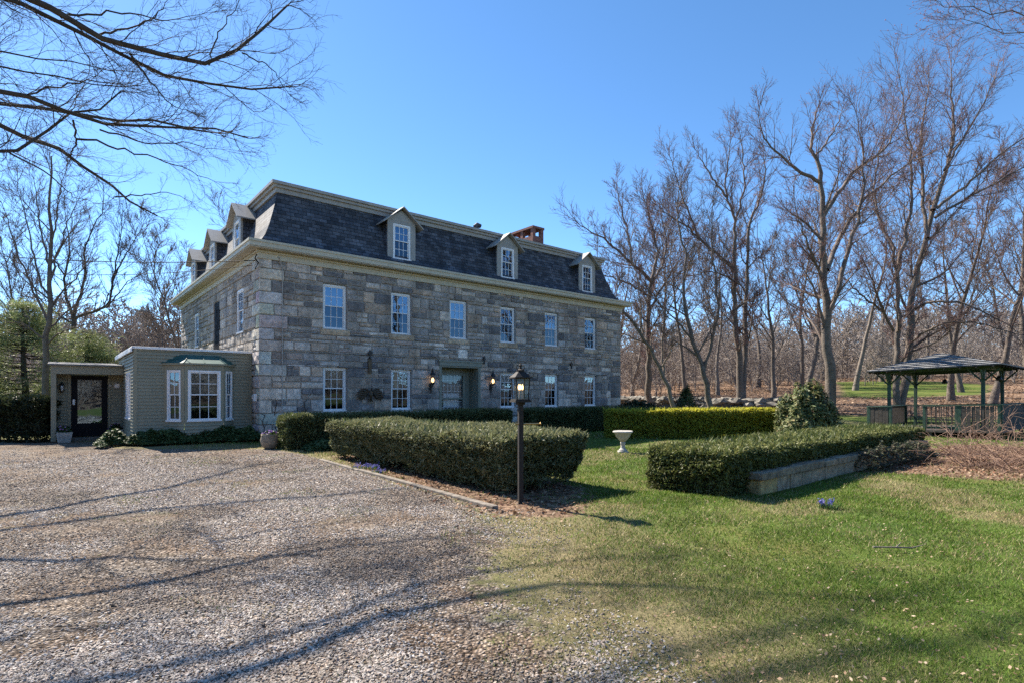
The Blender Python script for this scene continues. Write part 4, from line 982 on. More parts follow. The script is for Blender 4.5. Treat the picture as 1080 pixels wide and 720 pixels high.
square_planter(-5.08, 3.72, 'square pale planter with pink flowers beside the porch post', 3)
square_planter(-3.66, 4.25, 'square pale planter with dark foliage in the porch corner', 4)
# ================================================================== HEDGES AND PLANTS
YEW = [(.08, .105, .04), (.12, .145, .062), (.17, .185, .09), (.05, .07, .028), (.22, .225, .13)]
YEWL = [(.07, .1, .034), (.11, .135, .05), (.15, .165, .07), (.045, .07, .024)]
def hedge(name, label, x, y, rz, L, Wd, H, n, cols, seed, tip=None, taper=.0, group=None, leafl=.05, leafw=.011, under=None, lump=.06, mat='yew', open_bottom=0., lay=0.):
    """clipped hedge: origin at one ground corner, X along its length"""
    r = np.random.default_rng(seed)
    aT, aS, aE = L * Wd, L * H, Wd * H; pr = np.array([aT, aS, aS, aE, aE]); pr = pr / pr.sum(); face = r.choice(5, n, p=pr)
    u, v = r.random(n), r.random(n); P = np.zeros((n, 3)); N = np.zeros((n, 3))
    def bl(z): return 1 - taper * (1 - z / H)
    for k in range(5):
        m = face == k
        if k == 0: P[m] = np.stack([u[m] * L, v[m] * Wd, np.full(m.sum(), H)], 1); N[m] = (0, 0, 1)
        elif k in (1, 2):
            z = H * v[m] ** (.85); P[m] = np.stack([u[m] * L, np.full(m.sum(), 0. if k == 1 else Wd), z], 1); N[m] = (0, -1 if k == 1 else 1, .12)
        else:
            z = H * v[m] ** (.85); P[m] = np.stack([np.full(m.sum(), 0. if k == 3 else L), u[m] * Wd, z], 1); N[m] = (-1 if k == 3 else 1, 0, .12)
    lum = lump * (2 * fbm(P[:, 0] + 3 * P[:, 2], P[:, 1] + 2.3 * P[:, 2], .45, seed) - 1) + lump * .8 * (2 * vnoise(P[:, 0] - P[:, 2], P[:, 1] + P[:, 2], 1.5, seed + 3) - 1)
    cx = P[:, 0] - L / 2; cy = P[:, 1] - Wd / 2; s = bl(P[:, 2]); P[:, 0] = L / 2 + cx * (1 - (1 - s) * .25); P[:, 1] = Wd / 2 + cy * s
    # rounded arrises
    ex = np.clip((np.abs(cx) - (L / 2 - .1)) / .1, 0, 1); ey = np.clip((np.abs(cy) - (Wd / 2 - .1)) / .1, 0, 1); ez = np.clip((P[:, 2] - (H - .1)) / .1, 0, 1)
    rd = .05 * np.maximum(np.maximum(ex * ey, ex * ez), ey * ez)
    Nn = nrm(N); inward = np.stack([-np.sign(cx) * ex, -np.sign(cy) * ey, -ez], 1)
    depth = -.15 * r.random(n) ** 1.5 + lum
    P = P + Nn * depth[:, None] + inward * rd[:, None]
    if open_bottom: keep = r.random(n) < np.clip((P[:, 2] / H - open_bottom * vnoise(P[:, 0], P[:, 1], .3, 4)) / .12, .06, 1); P, Nn, face, depth = P[keep], Nn[keep], face[keep], depth[keep]; n = len(P)
    A = nrm(Nn * (.75 - lay) + .75 * r.normal(size=(n, 3)) + np.array([0, 0, .25 * (1 - lay)])); q = nrm(rand_unit(n, r) + 1.2 * lay * Nn); B = nrm(np.cross(A, q))
    V, F = leaf_quads(P, A, B, leafl * (.55 + .8 * r.random(n)), leafw * (.7 + .6 * r.random(n)))
    c = pal(cols, n, r)
    if tip is not None:  # top leaves paler, with the sun on the hedge top put into their colour
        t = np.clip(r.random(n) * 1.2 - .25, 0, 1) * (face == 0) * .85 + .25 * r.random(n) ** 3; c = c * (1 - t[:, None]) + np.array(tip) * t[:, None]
    if under is not None:
        d = np.clip(.5 + fbm(P[:, 0], P[:, 1] + P[:, 2], .7, seed + 6) - .5 - P[:, 2] / H * .7, 0, 1) * (r.random(n) < .6); c = c * (1 - d[:, None]) + np.array(under) * d[:, None]
    # stray shoots on top
    ns = int(n * .012); Ps = np.stack([r.random(ns) * L, r.random(ns) * Wd, np.full(ns, H + .02)], 1); As = nrm(np.stack([.6 * r.normal(size=ns), .6 * r.normal(size=ns), np.ones(ns)], 1)); Bs = nrm(np.cross(As, rand_unit(ns, r)))
    V2_, F2_ = leaf_quads(Ps, As, Bs, .05 + .06 * r.random(ns), np.full(ns, leafw * .8))
    # inner twiggy body
    i = .26 if open_bottom else .14; b = [(i, i * 1.2), (L - i, i * 1.2), (L - i, Wd - i * 1.2), (i, Wd - i * 1.2)]; zb = H * (.42 if open_bottom else .14)
    bv = []
    for z in (zb, H - i):
        for px_, py_ in b: bv.append((px_, Wd / 2 + (py_ - Wd / 2) * bl(z), z))
    bf = np.array([(0, 1, 5, 4), (1, 2, 6, 5), (2, 3, 7, 6), (3, 0, 4, 7), (4, 5, 6, 7), (3, 2, 1, 0)])
    Vall = np.concatenate([V, V2_, np.array(bv)]); Fall = np.concatenate([F, F2_ + len(V), bf + len(V) + len(V2_)])
    cc = np.concatenate([c, pal(cols, ns, r), np.tile([[.02, .02, .014]], (6, 1))]); mi = np.r_[np.zeros(len(F) + len(F2_)), np.ones(6)]
    o = make_mesh(name, Vall, Fall, [MAT[mat], MAT['barkdark']], col=cc, matidx=mi)
    o.location = (x, y, tz(x, y)); o.rotation_euler = (0, 0, rz); FOOT.append([tuple(np.array([x, y]) + R2(rz) @ np.array(p)) for p in ((.2, .2), (L - .2, .2), (L - .2, Wd - .2), (.2, Wd - .2))])
    return tag(o, label, 'hedge', group)
def R2(a): return np.array([[math.cos(a), -math.sin(a)], [math.sin(a), math.cos(a)]])
# near hedge along the drive (axis runs towards the viewer)
AXN = TH - PI / 2                      # direction away from the facade, towards the viewer
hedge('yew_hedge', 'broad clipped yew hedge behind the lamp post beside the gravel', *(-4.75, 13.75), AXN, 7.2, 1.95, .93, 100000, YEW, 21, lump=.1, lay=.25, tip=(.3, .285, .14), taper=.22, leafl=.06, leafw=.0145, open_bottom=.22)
p = W(-.35, -3.9)
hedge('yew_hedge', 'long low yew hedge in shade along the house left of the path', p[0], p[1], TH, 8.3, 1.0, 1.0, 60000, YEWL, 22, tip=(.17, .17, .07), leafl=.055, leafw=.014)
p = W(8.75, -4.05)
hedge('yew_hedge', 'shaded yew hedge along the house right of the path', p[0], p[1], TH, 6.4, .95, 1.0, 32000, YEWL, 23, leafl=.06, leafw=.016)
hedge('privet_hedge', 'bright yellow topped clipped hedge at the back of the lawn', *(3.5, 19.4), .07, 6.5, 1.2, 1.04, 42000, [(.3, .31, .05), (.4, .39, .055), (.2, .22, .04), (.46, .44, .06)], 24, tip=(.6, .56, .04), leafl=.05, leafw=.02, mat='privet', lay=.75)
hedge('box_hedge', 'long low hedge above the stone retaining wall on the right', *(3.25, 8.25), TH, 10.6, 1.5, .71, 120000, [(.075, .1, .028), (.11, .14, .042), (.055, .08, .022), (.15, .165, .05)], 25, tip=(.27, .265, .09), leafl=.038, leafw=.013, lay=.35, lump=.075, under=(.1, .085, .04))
# left dark hedge with a shaggy top beside the porch
p = W(-5.55, 4.0)
hedge('rhododendron_hedge', 'dark shaggy hedge left of the entry porch', p[0] - 9.6, p[1] + .2, -.02, 9.4, 1.3, 1.45, 30000, [(.03, .04, .014), (.045, .055, .02), (.02, .027, .012)], 26, tip=(.07, .09, .035), leafl=.085, leafw=.026, mat='broad', under=(.045, .034, .022), lump=.14)
def leaf_dome(name, label, cat, x, y, rx, ry, h, n, cols, seed, ll=.07, lw=.024, hi=None, z0=.0, mat='broad', group=None, flat=.0, cone=0.):
    r = np.random.default_rng(seed); root = thing(name, label, cat, (x, y, tz(x, y)), 0, group)
    U = rand_unit(n, r); U[:, 2] = np.abs(U[:, 2]) * 1.0 - .12
    lob = 1 + .26 * (fbm(U[:, 0] * 2 + U[:, 2] * 1.3 + 5, U[:, 1] * 2 + U[:, 2] + 5, .5, seed) - .5) * 2
    k = (.78 + .22 * r.random((n, 1)) ** .5) * lob[:, None]
    P = U * k * np.array([rx, ry, h]); P[:, :2] *= (1 - cone * np.clip(P[:, 2:3] / h, 0, 1)); P[:, 2] = np.maximum(P[:, 2] + z0, .03)
    N = nrm(U + .55 * r.normal(size=(n, 3)) + np.array([0, 0, .35])); A, B = frames(N, r); A = nrm(A + np.array([0, 0, -.25]))
    V, F = leaf_quads(P, A, B, ll * (.6 + .7 * r.random(n)), lw * (.7 + .6 * r.random(n)))
    c = pal(cols, n, r)
    if hi is not None: m = r.random(n) < .22; c[m] = pal(hi, m.sum(), r)
    make_mesh('leaves', V, F, MAT[mat], root, col=c)
    w = Wood(); m = 14; a = r.random(m) * 6.28; S = np.zeros((m, 3)); S[:, 0] = .1 * np.cos(a); S[:, 1] = .1 * np.sin(a)
    D = nrm(np.stack([np.cos(a) * .8, np.sin(a) * .8, np.ones(m)], 1)); Pb, Rb = grow(S, D, np.full(m, h * .95), np.full(m, .03), np.full(m, .008), 6, .12, .02, r); Pb[:, :, :2] *= min(1, rx / h); w.add(Pb, Rb, 5, .3)
    w.build('branches', MAT['barkdk'], root); return root
px_ = gp(851, 18.6); leaf_dome('rhododendron', 'tall round glossy evergreen shrub beside the thick tree trunk', 'shrub', px_[0], px_[1], 1.08, 1.0, 2.2, 9000, [(.09, .125, .04), (.14, .17, .06), (.19, .205, .085), (.06, .085, .03)], 31, ll=.085, lw=.03, hi=[(.3, .24, .12), (.26, .27, .1)])
p = W(17.6, -2.2); leaf_dome('rhododendron', 'dark spreading evergreen shrub at the far right corner of the house', 'shrub', p[0], p[1], 1.5, 1.2, 1.35, 5000, [(.03, .05, .02), (.045, .065, .028)], 32, ll=.1, lw=.036)
px_ = gp(724, 27); leaf_dome('young_conifer', 'small pale green conifer behind the yellow topped hedge', 'conifer', px_[0], px_[1], .95, .95, 2.2, 3200, [(.08, .1, .03), (.12, .13, .045)], 33, ll=.13, lw=.02, mat='yew', cone=.75)
# white pine behind the annex
def pine(name, label, x, y, h, rad, n_cl, seed, cols, z0=.4, per=130):
    r = np.random.default_rng(seed); root = thing(name, label, 'conifer', (x, y, tz(x, y)), 0)
    w = Wood(); P, R = grow(np.zeros((1, 3)), np.array([[0, 0, 1.]]), np.array([h * .97]), np.array([.2]), np.array([.03]), 10, .02, .02, r); w.add(P, R, 8, 0.); w.build('trunk', MAT['barkdk'], root)
    f = r.random(n_cl) ** .85; a = r.random(n_cl) * 6.28; rr = rad * (1 - .86 * f ** 1.25) * (.45 + .6 * r.random(n_cl)); z = z0 + (h - z0) * f
    C = np.stack([rr * np.cos(a), rr * np.sin(a), z - .1 * rr], 1)
    S = np.zeros((n_cl, 3)); S[:, 2] = np.clip(z - .25 * rr, .2, h)
    Pb = np.stack([S + (C - S) * t + np.array([0, 0, -.25]) * math.sin(PI * t) * rr[:, None] * .3 for t in np.linspace(0, 1, 5)], 1)
    wc = Wood(); wc.add(Pb, np.linspace(.035, .01, 5)[None].repeat(n_cl, 0), 4, .5); wc.build('branches', MAT['barkdk'], root)
    out = nrm(C * np.array([1, 1, 0]) + np.array([0, 0, 1e-3]))
    m = n_cl * per; k = np.repeat(np.arange(n_cl), per); off = r.normal(size=(m, 3)) * np.array([.34, .34, .13])
    Pn = C[k] + off + out[k] * r.normal(size=(m, 1)) * .22
    A = nrm(out[k] + .9 * r.normal(size=(m, 3)) + np.array([0, 0, .35])); B = nrm(np.cross(A, rand_unit(m, r)))
    V, F = leaf_quads(Pn, A, B, .1 + .1 * r.random(m), np.full(m, .014)); cl = (.7 + .6 * r.random(n_cl))[k][:, None]
    make_mesh('needles', V, F, MAT['yew'], root, col=pal(cols, m, r) * cl); return root
PINE = [(.19, .235, .085), (.26, .3, .12), (.13, .17, .06), (.33, .36, .16)]
pp = gp(28, 29); pine('white_pine', 'bushy light green pine left of the bare tree behind the porch', pp[0], pp[1], 6.4, 3.4, 150, 41, PINE, per=105)
pp = gp(92, 30); pine('white_pine', 'bushy light green pine right behind the porch roof', pp[0], pp[1], 5.0, 2.9, 115, 42, PINE, per=105)
pp = gp(-60, 27); pine('white_pine', 'light green pine behind the grey shed corner', pp[0], pp[1], 5.4, 3.0, 150, 43, PINE)
pp = gp(150, 74); pine('dark_spruce', 'dark pointed conifer rising from the distant woods left of the house', pp[0], pp[1], 12.8, 2.6, 120, 44, [(.03, .045, .025), (.045, .06, .03)], z0=3)
# ivy in front of the annex
def ground_cover(name, label, poly, h, n, cols, seed, ll=.045, lw=.034):
    r = np.random.default_rng(seed); P0 = np.array(poly); lo, hi = P0.min(0), P0.max(0)
    x = lo[0] + (hi[0] - lo[0]) * r.random(n * 3); y = lo[1] + (hi[1] - lo[1]) * r.random(n * 3); d = poly_sd(poly, x, y) + .25 * (fbm(x, y, .6, seed) - .5)
    k = d > 0; x, y, d = x[k][:n], y[k][:n], d[k][:n]; n = len(x)
    z = gz(x, y) + h * np.clip(d / .35, .1, 1) ** .6 * (.55 + .9 * fbm(x, y, .35, seed + 1)) * (.75 + .35 * r.random(n))
    N = nrm(np.stack([.55 * r.normal(size=n), .55 * r.normal(size=n) - .25, np.ones(n)], 1)); A, B = frames(N, r)
    V, F = leaf_quads(np.stack([x, y, z], 1), A, B, ll * (.6 + .8 * r.random(n)), lw * (.6 + .8 * r.random(n)))
    o = make_mesh(name, V, F, MAT['broad'], col=pal(cols, n, r)); kind(o, 'stuff'); o['label'] = label
IVY = [(.06, .1, .03), (.09, .135, .045), (.12, .16, .065), (.04, .07, .022)]
ivy1 = [W(-3.75, .75)[:2], W(-3.2, .1)[:2], W(-2.3, .05)[:2], W(-.9, -.15)[:2], W(.1, -.35)[:2], W(.15, .0)[:2], W(-.1, .85)[:2], W(-3.4, .85)[:2], W(-3.6, 1.7)[:2], W(-4.25, 1.5)[:2], W(-4.5, .6)[:2], W(-4.3, -.1)[:2]]
ground_cover('ivy_ground_cover', 'low ivy bed along the foot of the annex', ivy1, .42, 16000, IVY, 51)
ground_cover('ivy_leaves', 'ivy trailing at the end of the shaded hedge', [W(.1, -2.2)[:2], W(.0, -4.6)[:2], W(1.6, -4.9)[:2], W(2.3, -4.1)[:2], W(.6, -3.6)[:2]], .25, 2600, IVY, 52)
ground_cover('vinca_leaves', 'dark trailing vines over the far end of the retaining wall', [W(*q)[:2] for q in ()] or [(6.9, 11.35), (8.1, 12.3), (9.9, 13.7), (10.3, 13.2), (8.6, 11.9), (7.3, 10.9)], .5, 5200, [(.035, .045, .02), (.05, .06, .028), (.07, .055, .035)], 53, ll=.035, lw=.018)
# creeper stems on the stone
g = G(FRONT)
for t in (.15, .55, .95, 1.5):
    q = [(t + rnd.uniform(-.1, .1), -.03, z) for z in np.arange(.0, rnd.uniform(.9, 1.6), .22)]; g.tube(q, .014, 5)
    for pt in q[1:]:
        g.tube([pt, (pt[0] + rnd.uniform(-.25, .25), -.035, pt[2] + rnd.uniform(.1, .3))], [.01, .004], 4)
o = g.build('wall_creeper', MAT['barkdk']); o.location = W(0, 0); o.rotation_euler = (0, 0, TH); tag(o, 'thin bare creeper stems climbing the house corner stones', 'creeper')
# retaining wall of cut stone under the right hedge
g = G(); a0, wl = .75, 10.0
x = a0
while x < wl:
    l = min(rnd.uniform(.34, .62), wl - x); cl = [(.5, .38, .18), (.36, .3, .19), (.28, .25, .19), (.56, .43, .2), (.33, .28, .21)][rnd.randrange(5)]; g.cur = cl
    o_ = rnd.uniform(-.012, .012); g.box(x + .006, x + l - .006, -.14 + o_, .3, -.1, .232); x += l
x = a0 - .05
while x < wl:
    l = min(rnd.uniform(.6, 1.0), wl - x); f = rnd.uniform(.8, 1.1); g.cur = (.22 * f, .195 * f, .155 * f)
    o_ = rnd.uniform(-.012, .012); g.box(x + .005, x + l - .005, -.19 + o_, .3, .24 + rnd.uniform(-.004, .004), .365 + rnd.uniform(-.008, .008)); x += l
o = g.build('retaining_wall', MAT['wallstone'], bevel=.02); o.location = (3.25, 8.25, 0); o.rotation_euler = (0, 0, TH); tag(o, 'low mossy cut stone retaining wall under the right hedge', 'stone wall')
FOOT.append([tuple(np.array([3.25, 8.25]) + R2(TH) @ np.array(q)) for q in ((.6, -.2), (10.4, -.2), (10.4, .4), (.6, .4))])
# timber edging of the drive
g = G()
e0 = np.array([-4.62, 13.2]); e1 = np.array([-.22, 7.57]); nseg = 3; L = np.linalg.norm(e1 - e0)
for k in range(nseg): g.box(L * k / nseg + .01, L * (k + 1) / nseg - .01, -.05 + rnd.uniform(-.01, .01), .05, -.05, .05 + rnd.uniform(-.015, .015))
o = g.build('timber_edging', MAT['timber'], bevel=.012); o.location = (*e0, 0); o.rotation_euler = (0, 0, math.atan2(*(e1 - e0)[::-1])); tag(o, 'weathered timber edging between the gravel drive and the yew hedge', 'garden edging')
# flower pot at the house corner
p = thing('flower_pot', 'round weathered pot of purple pansies at the house corner', 'flower pot', (-7.05, 15.95, 0))
g = G(); g.lathe([(.13, 0), (.2, .06), (.255, .18), (.265, .28), (.24, .38), (.25, .43), (.225, .43), (.21, .38), (.05, .36)], 0, 0, 28); g.build('pot', MAT['terracotta'], p, smooth=True)
flower_mass(p, 0, 0, .38, .24, .16, 240, GREEN, [(.16, .05, .32), (.25, .1, .45), (.3, .18, .5)], 5)
# birdbath urn on the lawn
p = thing('stone_urn', 'low pale stone urn on a pedestal on the lawn', 'urn', (3.02, 14.9, 0))
g = G(); g.box(-.13, .13, -.13, .13, -.02, .05); g.lathe([(.115, .05), (.11, .08), (.065, .13), (.055, .2), (.075, .27), (.06, .3)], 0, 0, 24); g.build('pedestal', MAT['cement'], p, bevel=.008)
g = G(); g.lathe([(.06, .3), (.12, .36), (.19, .45), (.225, .53), (.27, .555), (.28, .58), (.25, .6), (.22, .57), (.1, .52)], 0, 0, 32, wob=.025); g.build('bowl', MAT['cement'], p, smooth=True)
# lamp post
p = thing('lamp_post', 'dark wooden lamp post with a lit glass lantern beside the yew hedge', 'lamp post', (.125, 8.03, 0), .35)
g = G(); a = .036
g.box(-a, a, -a, a, -.1, 1.44); g.box(-a - .02, a + .02, -a - .02, a + .02, 1.44, 1.48); g.build('post', MAT['postwood'], p, bevel=.01)
g = G(); g.tube([(0.04, -.02, 1.16), (.3, -.02, 1.16)], .011, 8); g.lathe([(.005, 1.14), (.02, 1.16), (.005, 1.18)], .31, -.02, 8); g.tube([(-.04, -.02, 1.16), (-.09, -.02, 1.16)], .011, 8)
g.build('ladder_rest', MAT['brass'], p)
lan = G(); b0, b1, z0, z1 = .105, .125, 1.5, 1.83
lan.box(-.15, .15, -.15, .15, 1.48, 1.505); lan.box(-.135, .135, -.135, .135, 1.505, 1.525)
for sx in (-1, 1):
    for sy in (-1, 1): lan.tube([(sx * b0, sy * b0, 1.52), (sx * b1, sy * b1, 1.83)], .011, 6)
for sx, sy in ((1, 0), (-1, 0), (0, 1), (0, -1)):
    q = [(sx * .125 - sy * .13, sy * .125 + sx * .13, 1.83), (sx * .125 + sy * .13, sy * .125 - sx * .13, 1.83)]; lan.tube(q, .01, 6)
t4 = [(-.165, -.165, 1.835), (.165, -.165, 1.835), (.165, .165, 1.835), (-.165, .165, 1.835)]; u4 = [(-.06, -.06, 1.925), (.06, -.06, 1.925), (.06, .06, 1.925), (-.06, .06, 1.925)]
lan.box(-.165, .165, -.165, .165, 1.83, 1.845)
for k in range(4): lan.face([t4[k], t4[(k + 1) % 4], u4[(k + 1) % 4], u4[k]])
lan.lathe([(.07, 1.925), (.07, 1.95), (.03, 1.965), (.02, 2.0), (.03, 2.02), (.006, 2.05)], 0, 0, 12)
for k in range(4):
    an = k * PI / 2 + .4; lan.tube([(.06 * math.cos(an), .06 * math.sin(an), 1.94), (.1 * math.cos(an), .1 * math.sin(an), 1.98), (.085 * math.cos(an), .085 * math.sin(an), 2.02), (.03 * math.cos(an), .03 * math.sin(an), 2.01)], .007, 5)
lan_o = lan.build('lantern', MAT['postwood'], p); lan_o.scale = (.84, .84, 1)
g = G(); q0 = [(-b0, -b0, 1.525), (b0, -b0, 1.525), (b0, b0, 1.525), (-b0, b0, 1.525)]; q1 = [(-b1, -b1, 1.828), (b1, -b1, 1.828), (b1, b1, 1.828), (-b1, b1, 1.828)]
for k in range(4): g.face([q0[k], q0[(k + 1) % 4], q1[(k + 1) % 4], q1[k]])
g.build('pane', MAT['lampglass'], lan_o, recalc=False)
for k in range(3):
    an = k * 2.1; cx, cy = .035 * math.cos(an), .035 * math.sin(an)
    g = G(); g.lathe([(.012, 1.66), (.02, 1.69), (.018, 1.715), (.003, 1.745)], cx, cy, 10); g.build('bulb', MAT['bulb'], lan_o, smooth=True)
g = G()
for k in range(3): an = k * 2.1; g.tube([(.035 * math.cos(an), .035 * math.sin(an), 1.525), (.035 * math.cos(an), .035 * math.sin(an), 1.66)], .01, 8)
g.build('candle_tube', MAT['cement'], lan_o)
# small spring flowers
def bloom(x, y, rad, n, lab, seed, cols=((.16, .17, .5), (.24, .22, .6), (.12, .14, .42))):
    r = np.random.default_rng(seed); root = thing('grape_hyacinth', lab, 'flowers', (x, y, float(gz(x, y))), 0, 'blue spring flowers')
    a = r.random(n) * 6.28; q = rad * r.random(n) ** .5; S = np.stack([q * np.cos(a), q * np.sin(a) * .5, 0 * a], 1); D = nrm(np.stack([.35 * r.normal(size=n), .35 * r.normal(size=n), np.ones(n)], 1)); h = .06 + .07 * r.random(n)
    P, R = grow(S, D, h, np.full(n, .004), np.full(n, .002), 3, .1, 0, r); V, F = tubes(P, R, 3); make_mesh('stem', V, F, MAT['grassblade'], root, col=np.tile([[.06, .12, .03]], (len(F), 1)))
    m = n * 9; k = np.repeat(np.arange(n), 9); C = P[k, -1] + r.normal(size=(m, 3)) * np.array([.011, .011, .02]); N = rand_unit(m, r); A, B = frames(N, r); V, F = leaf_quads(C, A, B, np.full(m, .014), np.full(m, .01))
    make_mesh('blossom', V, F, MAT['petal'], root, col=pal(cols, m, r))
    m = n * 5; a = r.random(m) * 6.28; q = rad * r.random(m) ** .5; C = np.stack([q * np.cos(a), q * np.sin(a) * .5, .03 + .02 * r.random(m)], 1); A = nrm(np.stack([.5 * r.normal(size=m), .5 * r.normal(size=m), np.ones(m)], 1)); B = nrm(np.cross(A, rand_unit(m, r)))
    V, F = leaf_quads(C, A, B, .05 + .03 * r.random(m), np.full(m, .005)); make_mesh('leaves', V, F, MAT['grassblade'], root, col=pal([(.06, .13, .03), (.08, .16, .04)], m, r))
q = gp(386, 11.6); bloom(q[0], q[1], .3, 26, 'larger blue flower clump between the gravel and the yew hedge', 61)
q = gp(400, 10.85); bloom(q[0], q[1], .17, 12, 'smaller blue flower clump by the timber edging', 62)
q = gp(876, 7.6); bloom(q[0], q[1], .16, 16, 'blue flower clump on the lawn before the retaining wall', 63)
# stick on the lawn
g = G(); q = gp(945, 5.5); g.tube([(q[0] - .2, q[1] + .05, .05), (q[0], q[1], .06), (q[0] + .18, q[1] + .02, .05), (q[0] + .33, q[1] + .06, .07)], [.009, .008, .007, .003], 6); g.tube([(q[0], q[1], .06), (q[0] + .12, q[1] + .1, .08)], [.007, .003], 5)
tag(g.build('fallen_stick', MAT['barkpale']), 'thin bare stick lying on the lawn', 'stick')
# ================================================================== GAZEBO
GZ = thing('gazebo', 'weathered green and grey wooden gazebo with a low hipped roof', 'gazebo', (15.17, 22.0, 0.0), TH)
GA = lambda a, b, z: (b, -a, z)        # a towards the viewer along the front, b into the depth (local X)
GL, GD, RT = 2.9, 3.6, 1.12
tl = lambda a, b: .035 * a - 0.0 * b   # the old frame leans up a little to the right
def gbox(g, a0, a1, b0, b1, z0, z1):
    i = [g.V(GA(a, b, z + tl(a, b))) for z in (z0, z1) for b in (b0, b1) for a in (a0, a1)]
    for q in ((0, 1, 5, 4), (2, 6, 7, 3), (0, 4, 6, 2), (1, 3, 7, 5), (4, 5, 7, 6), (0, 2, 3, 1)): g.f.append([i[k] for k in q]); g.c.append(g.cur); g.uv.append(None)
OV = .62
g = G(); gbox(g, -OV, GL + OV, -OV, GD + OV, .12, .2)
for a in (-.5, GL / 2, GL + .5):
    for b in (-.5, GD / 2, GD + .5): gbox(g, a - .06, a + .06, b - .06, b + .06, -.3, .12)
g.build('deck', MAT['greywood'], GZ)
for a in (0, GL):
    for b in (0, GD):
        g = G(); gbox(g, a - .055, a + .055, b - .055, b + .055, .2, 2.5)
        po = g.build('post', MAT['greenwood'], GZ, bevel=.008)
        g = G()
        for da, db in ((.5, 0), (-.5, 0), (0, .5), (0, -.5)):
            if -OV + .1 < a + da < GL + OV - .1 and -OV + .1 < b + db < GD + OV - .1 or True:
                s_ = .9
                g.tube([GA(a + da * .08, b + db * .08, 1.98 + tl(a, b)), GA(a + da * s_, b + db * s_, 2.42 + tl(a, b))], .03, 5)
        g.build('brace', MAT['greenwood'], po)
g = G(); gbox(g, -.3, GL + .3, -.05, .05, 2.42, 2.56); gbox(g, -.3, GL + .3, GD - .05, GD + .05, 2.42, 2.56); gbox(g, -.05, .05, .05, GD - .05, 2.425, 2.565); gbox(g, GL - .05, GL + .05, .05, GD - .05, 2.425, 2.565)
g.build('beam', MAT['greenwood'], GZ)
# hipped roof in overlapping courses
ez, rz_ = 2.5, 3.12; cA, hb = GL / 2, .95
ea = [(-OV, -OV), (GL + OV, -OV), (GL + OV, GD + OV), (-OV, GD + OV)]; rb = [(cA, GD / 2 - hb), (cA, GD / 2 - hb), (cA, GD / 2 + hb), (cA, GD / 2 + hb)]
N = 9; gl, gd = G(), G()
def rp(k, u, dz=0): a = ea[k][0] * (1 - u) + rb[k][0] * u; b = ea[k][1] * (1 - u) + rb[k][1] * u; return GA(a, b, ez + (rz_ - ez) * u + dz + tl(a, b))
for j in range(N):
    u0, u1 = j / N, (j + 1) / N; um = u0 + (u1 - u0) * .52
    for k in range(4):
        n_ = (k + 1) % 4
        gl.face([rp(k, u0, .05), rp(n_, u0, .05), rp(n_, um, .03), rp(k, um, .03)]); gd.face([rp(k, um, .03), rp(n_, um, .03), rp(n_, u1, .012), rp(k, u1, .012)])
        gd.face([rp(k, u0, .0), rp(n_, u0, .0), rp(n_, u0, .05), rp(k, u0, .05)])
rf = gd.build('roof', MAT['metalroofdark'], GZ, recalc=False); gl.build('roof_batten', MAT['metalroof'], rf, recalc=False)
g = G()
for k in range(4):
    n_ = (k + 1) % 4; g.face([rp(k, 0, -.012), rp(n_, 0, -.012), rp(n_, 1, -.012), rp(k, 1, -.012)])
g.build('roof_lining', MAT['greenwood'], rf, recalc=False)
g = G()
for k in range(9):
    f = (k + .5) / 9
    for kk in range(4):
        n_ = (kk + 1) % 4; p0 = Vector(rp(kk, 0)).lerp(Vector(rp(n_, 0)), f); p1 = Vector(rp(kk, .45)).lerp(Vector(rp(n_, .45)), f); d_ = Vector((0, 0, -.05)); g.tube([p0 + d_, p1 + d_], .03, 4)
g.build('rafter', MAT['postwood'], rf)
def rail(p0, p1, solid, nm, post=True):
    """rail panel between two deck-edge points: cap, bottom rail and either close boards or open balusters"""
    a0, b0 = p0; a1, b1 = p1; L = math.hypot(a1 - a0, b1 - b0); u = ((a1 - a0) / L, (b1 - b0) / L)
    fn = lambda x, y, z: GA(a0 + u[0] * x - u[1] * y, b0 + u[1] * x + u[0] * y, z + tl(a0 + u[0] * x, 0))
    g = G(fn); g.box(0, L, -.06, .06, RT - .04, RT); g.box(0, L, -.025, .025, .26, .34); g.box(0, .09, -.045, .045, .2, RT - .04); g.box(L - .09, L, -.045, .045, .2, RT - .04)
    o = g.build('railing', MAT['greenwood'], GZ, bevel=.006)
    g = G(fn); x = .1
    while x < L - .12:
        w = rnd.uniform(.11, .15) if solid else .045; w = min(w, L - .1 - x); y = rnd.uniform(-.006, .006)
        g.box(x, x + w - .022, -.04 + y, -.026 + y if solid else .0 + y, .14 if solid else .28, RT - .05 - (rnd.uniform(0, .02) if solid else 0)); x += w if solid else .15
    g.build('board_panel' if solid else 'balusters', MAT['greywood'], o)
e_ = OV - .05
rail((-e_, -e_), (.25, -e_), True, 'a'); rail((1.25, -e_), (2.3, -e_), False, 'b'); rail((2.3, -e_), (GL + e_, -e_), True, 'c')
rail((GL + e_, -e_), (GL + e_, GD + e_), True, 'd'); rail((-e_, -e_), (-e_, GD + e_), False, 'e'); rail((-e_, GD + e_), (GL + e_, GD + e_), False, 'f')
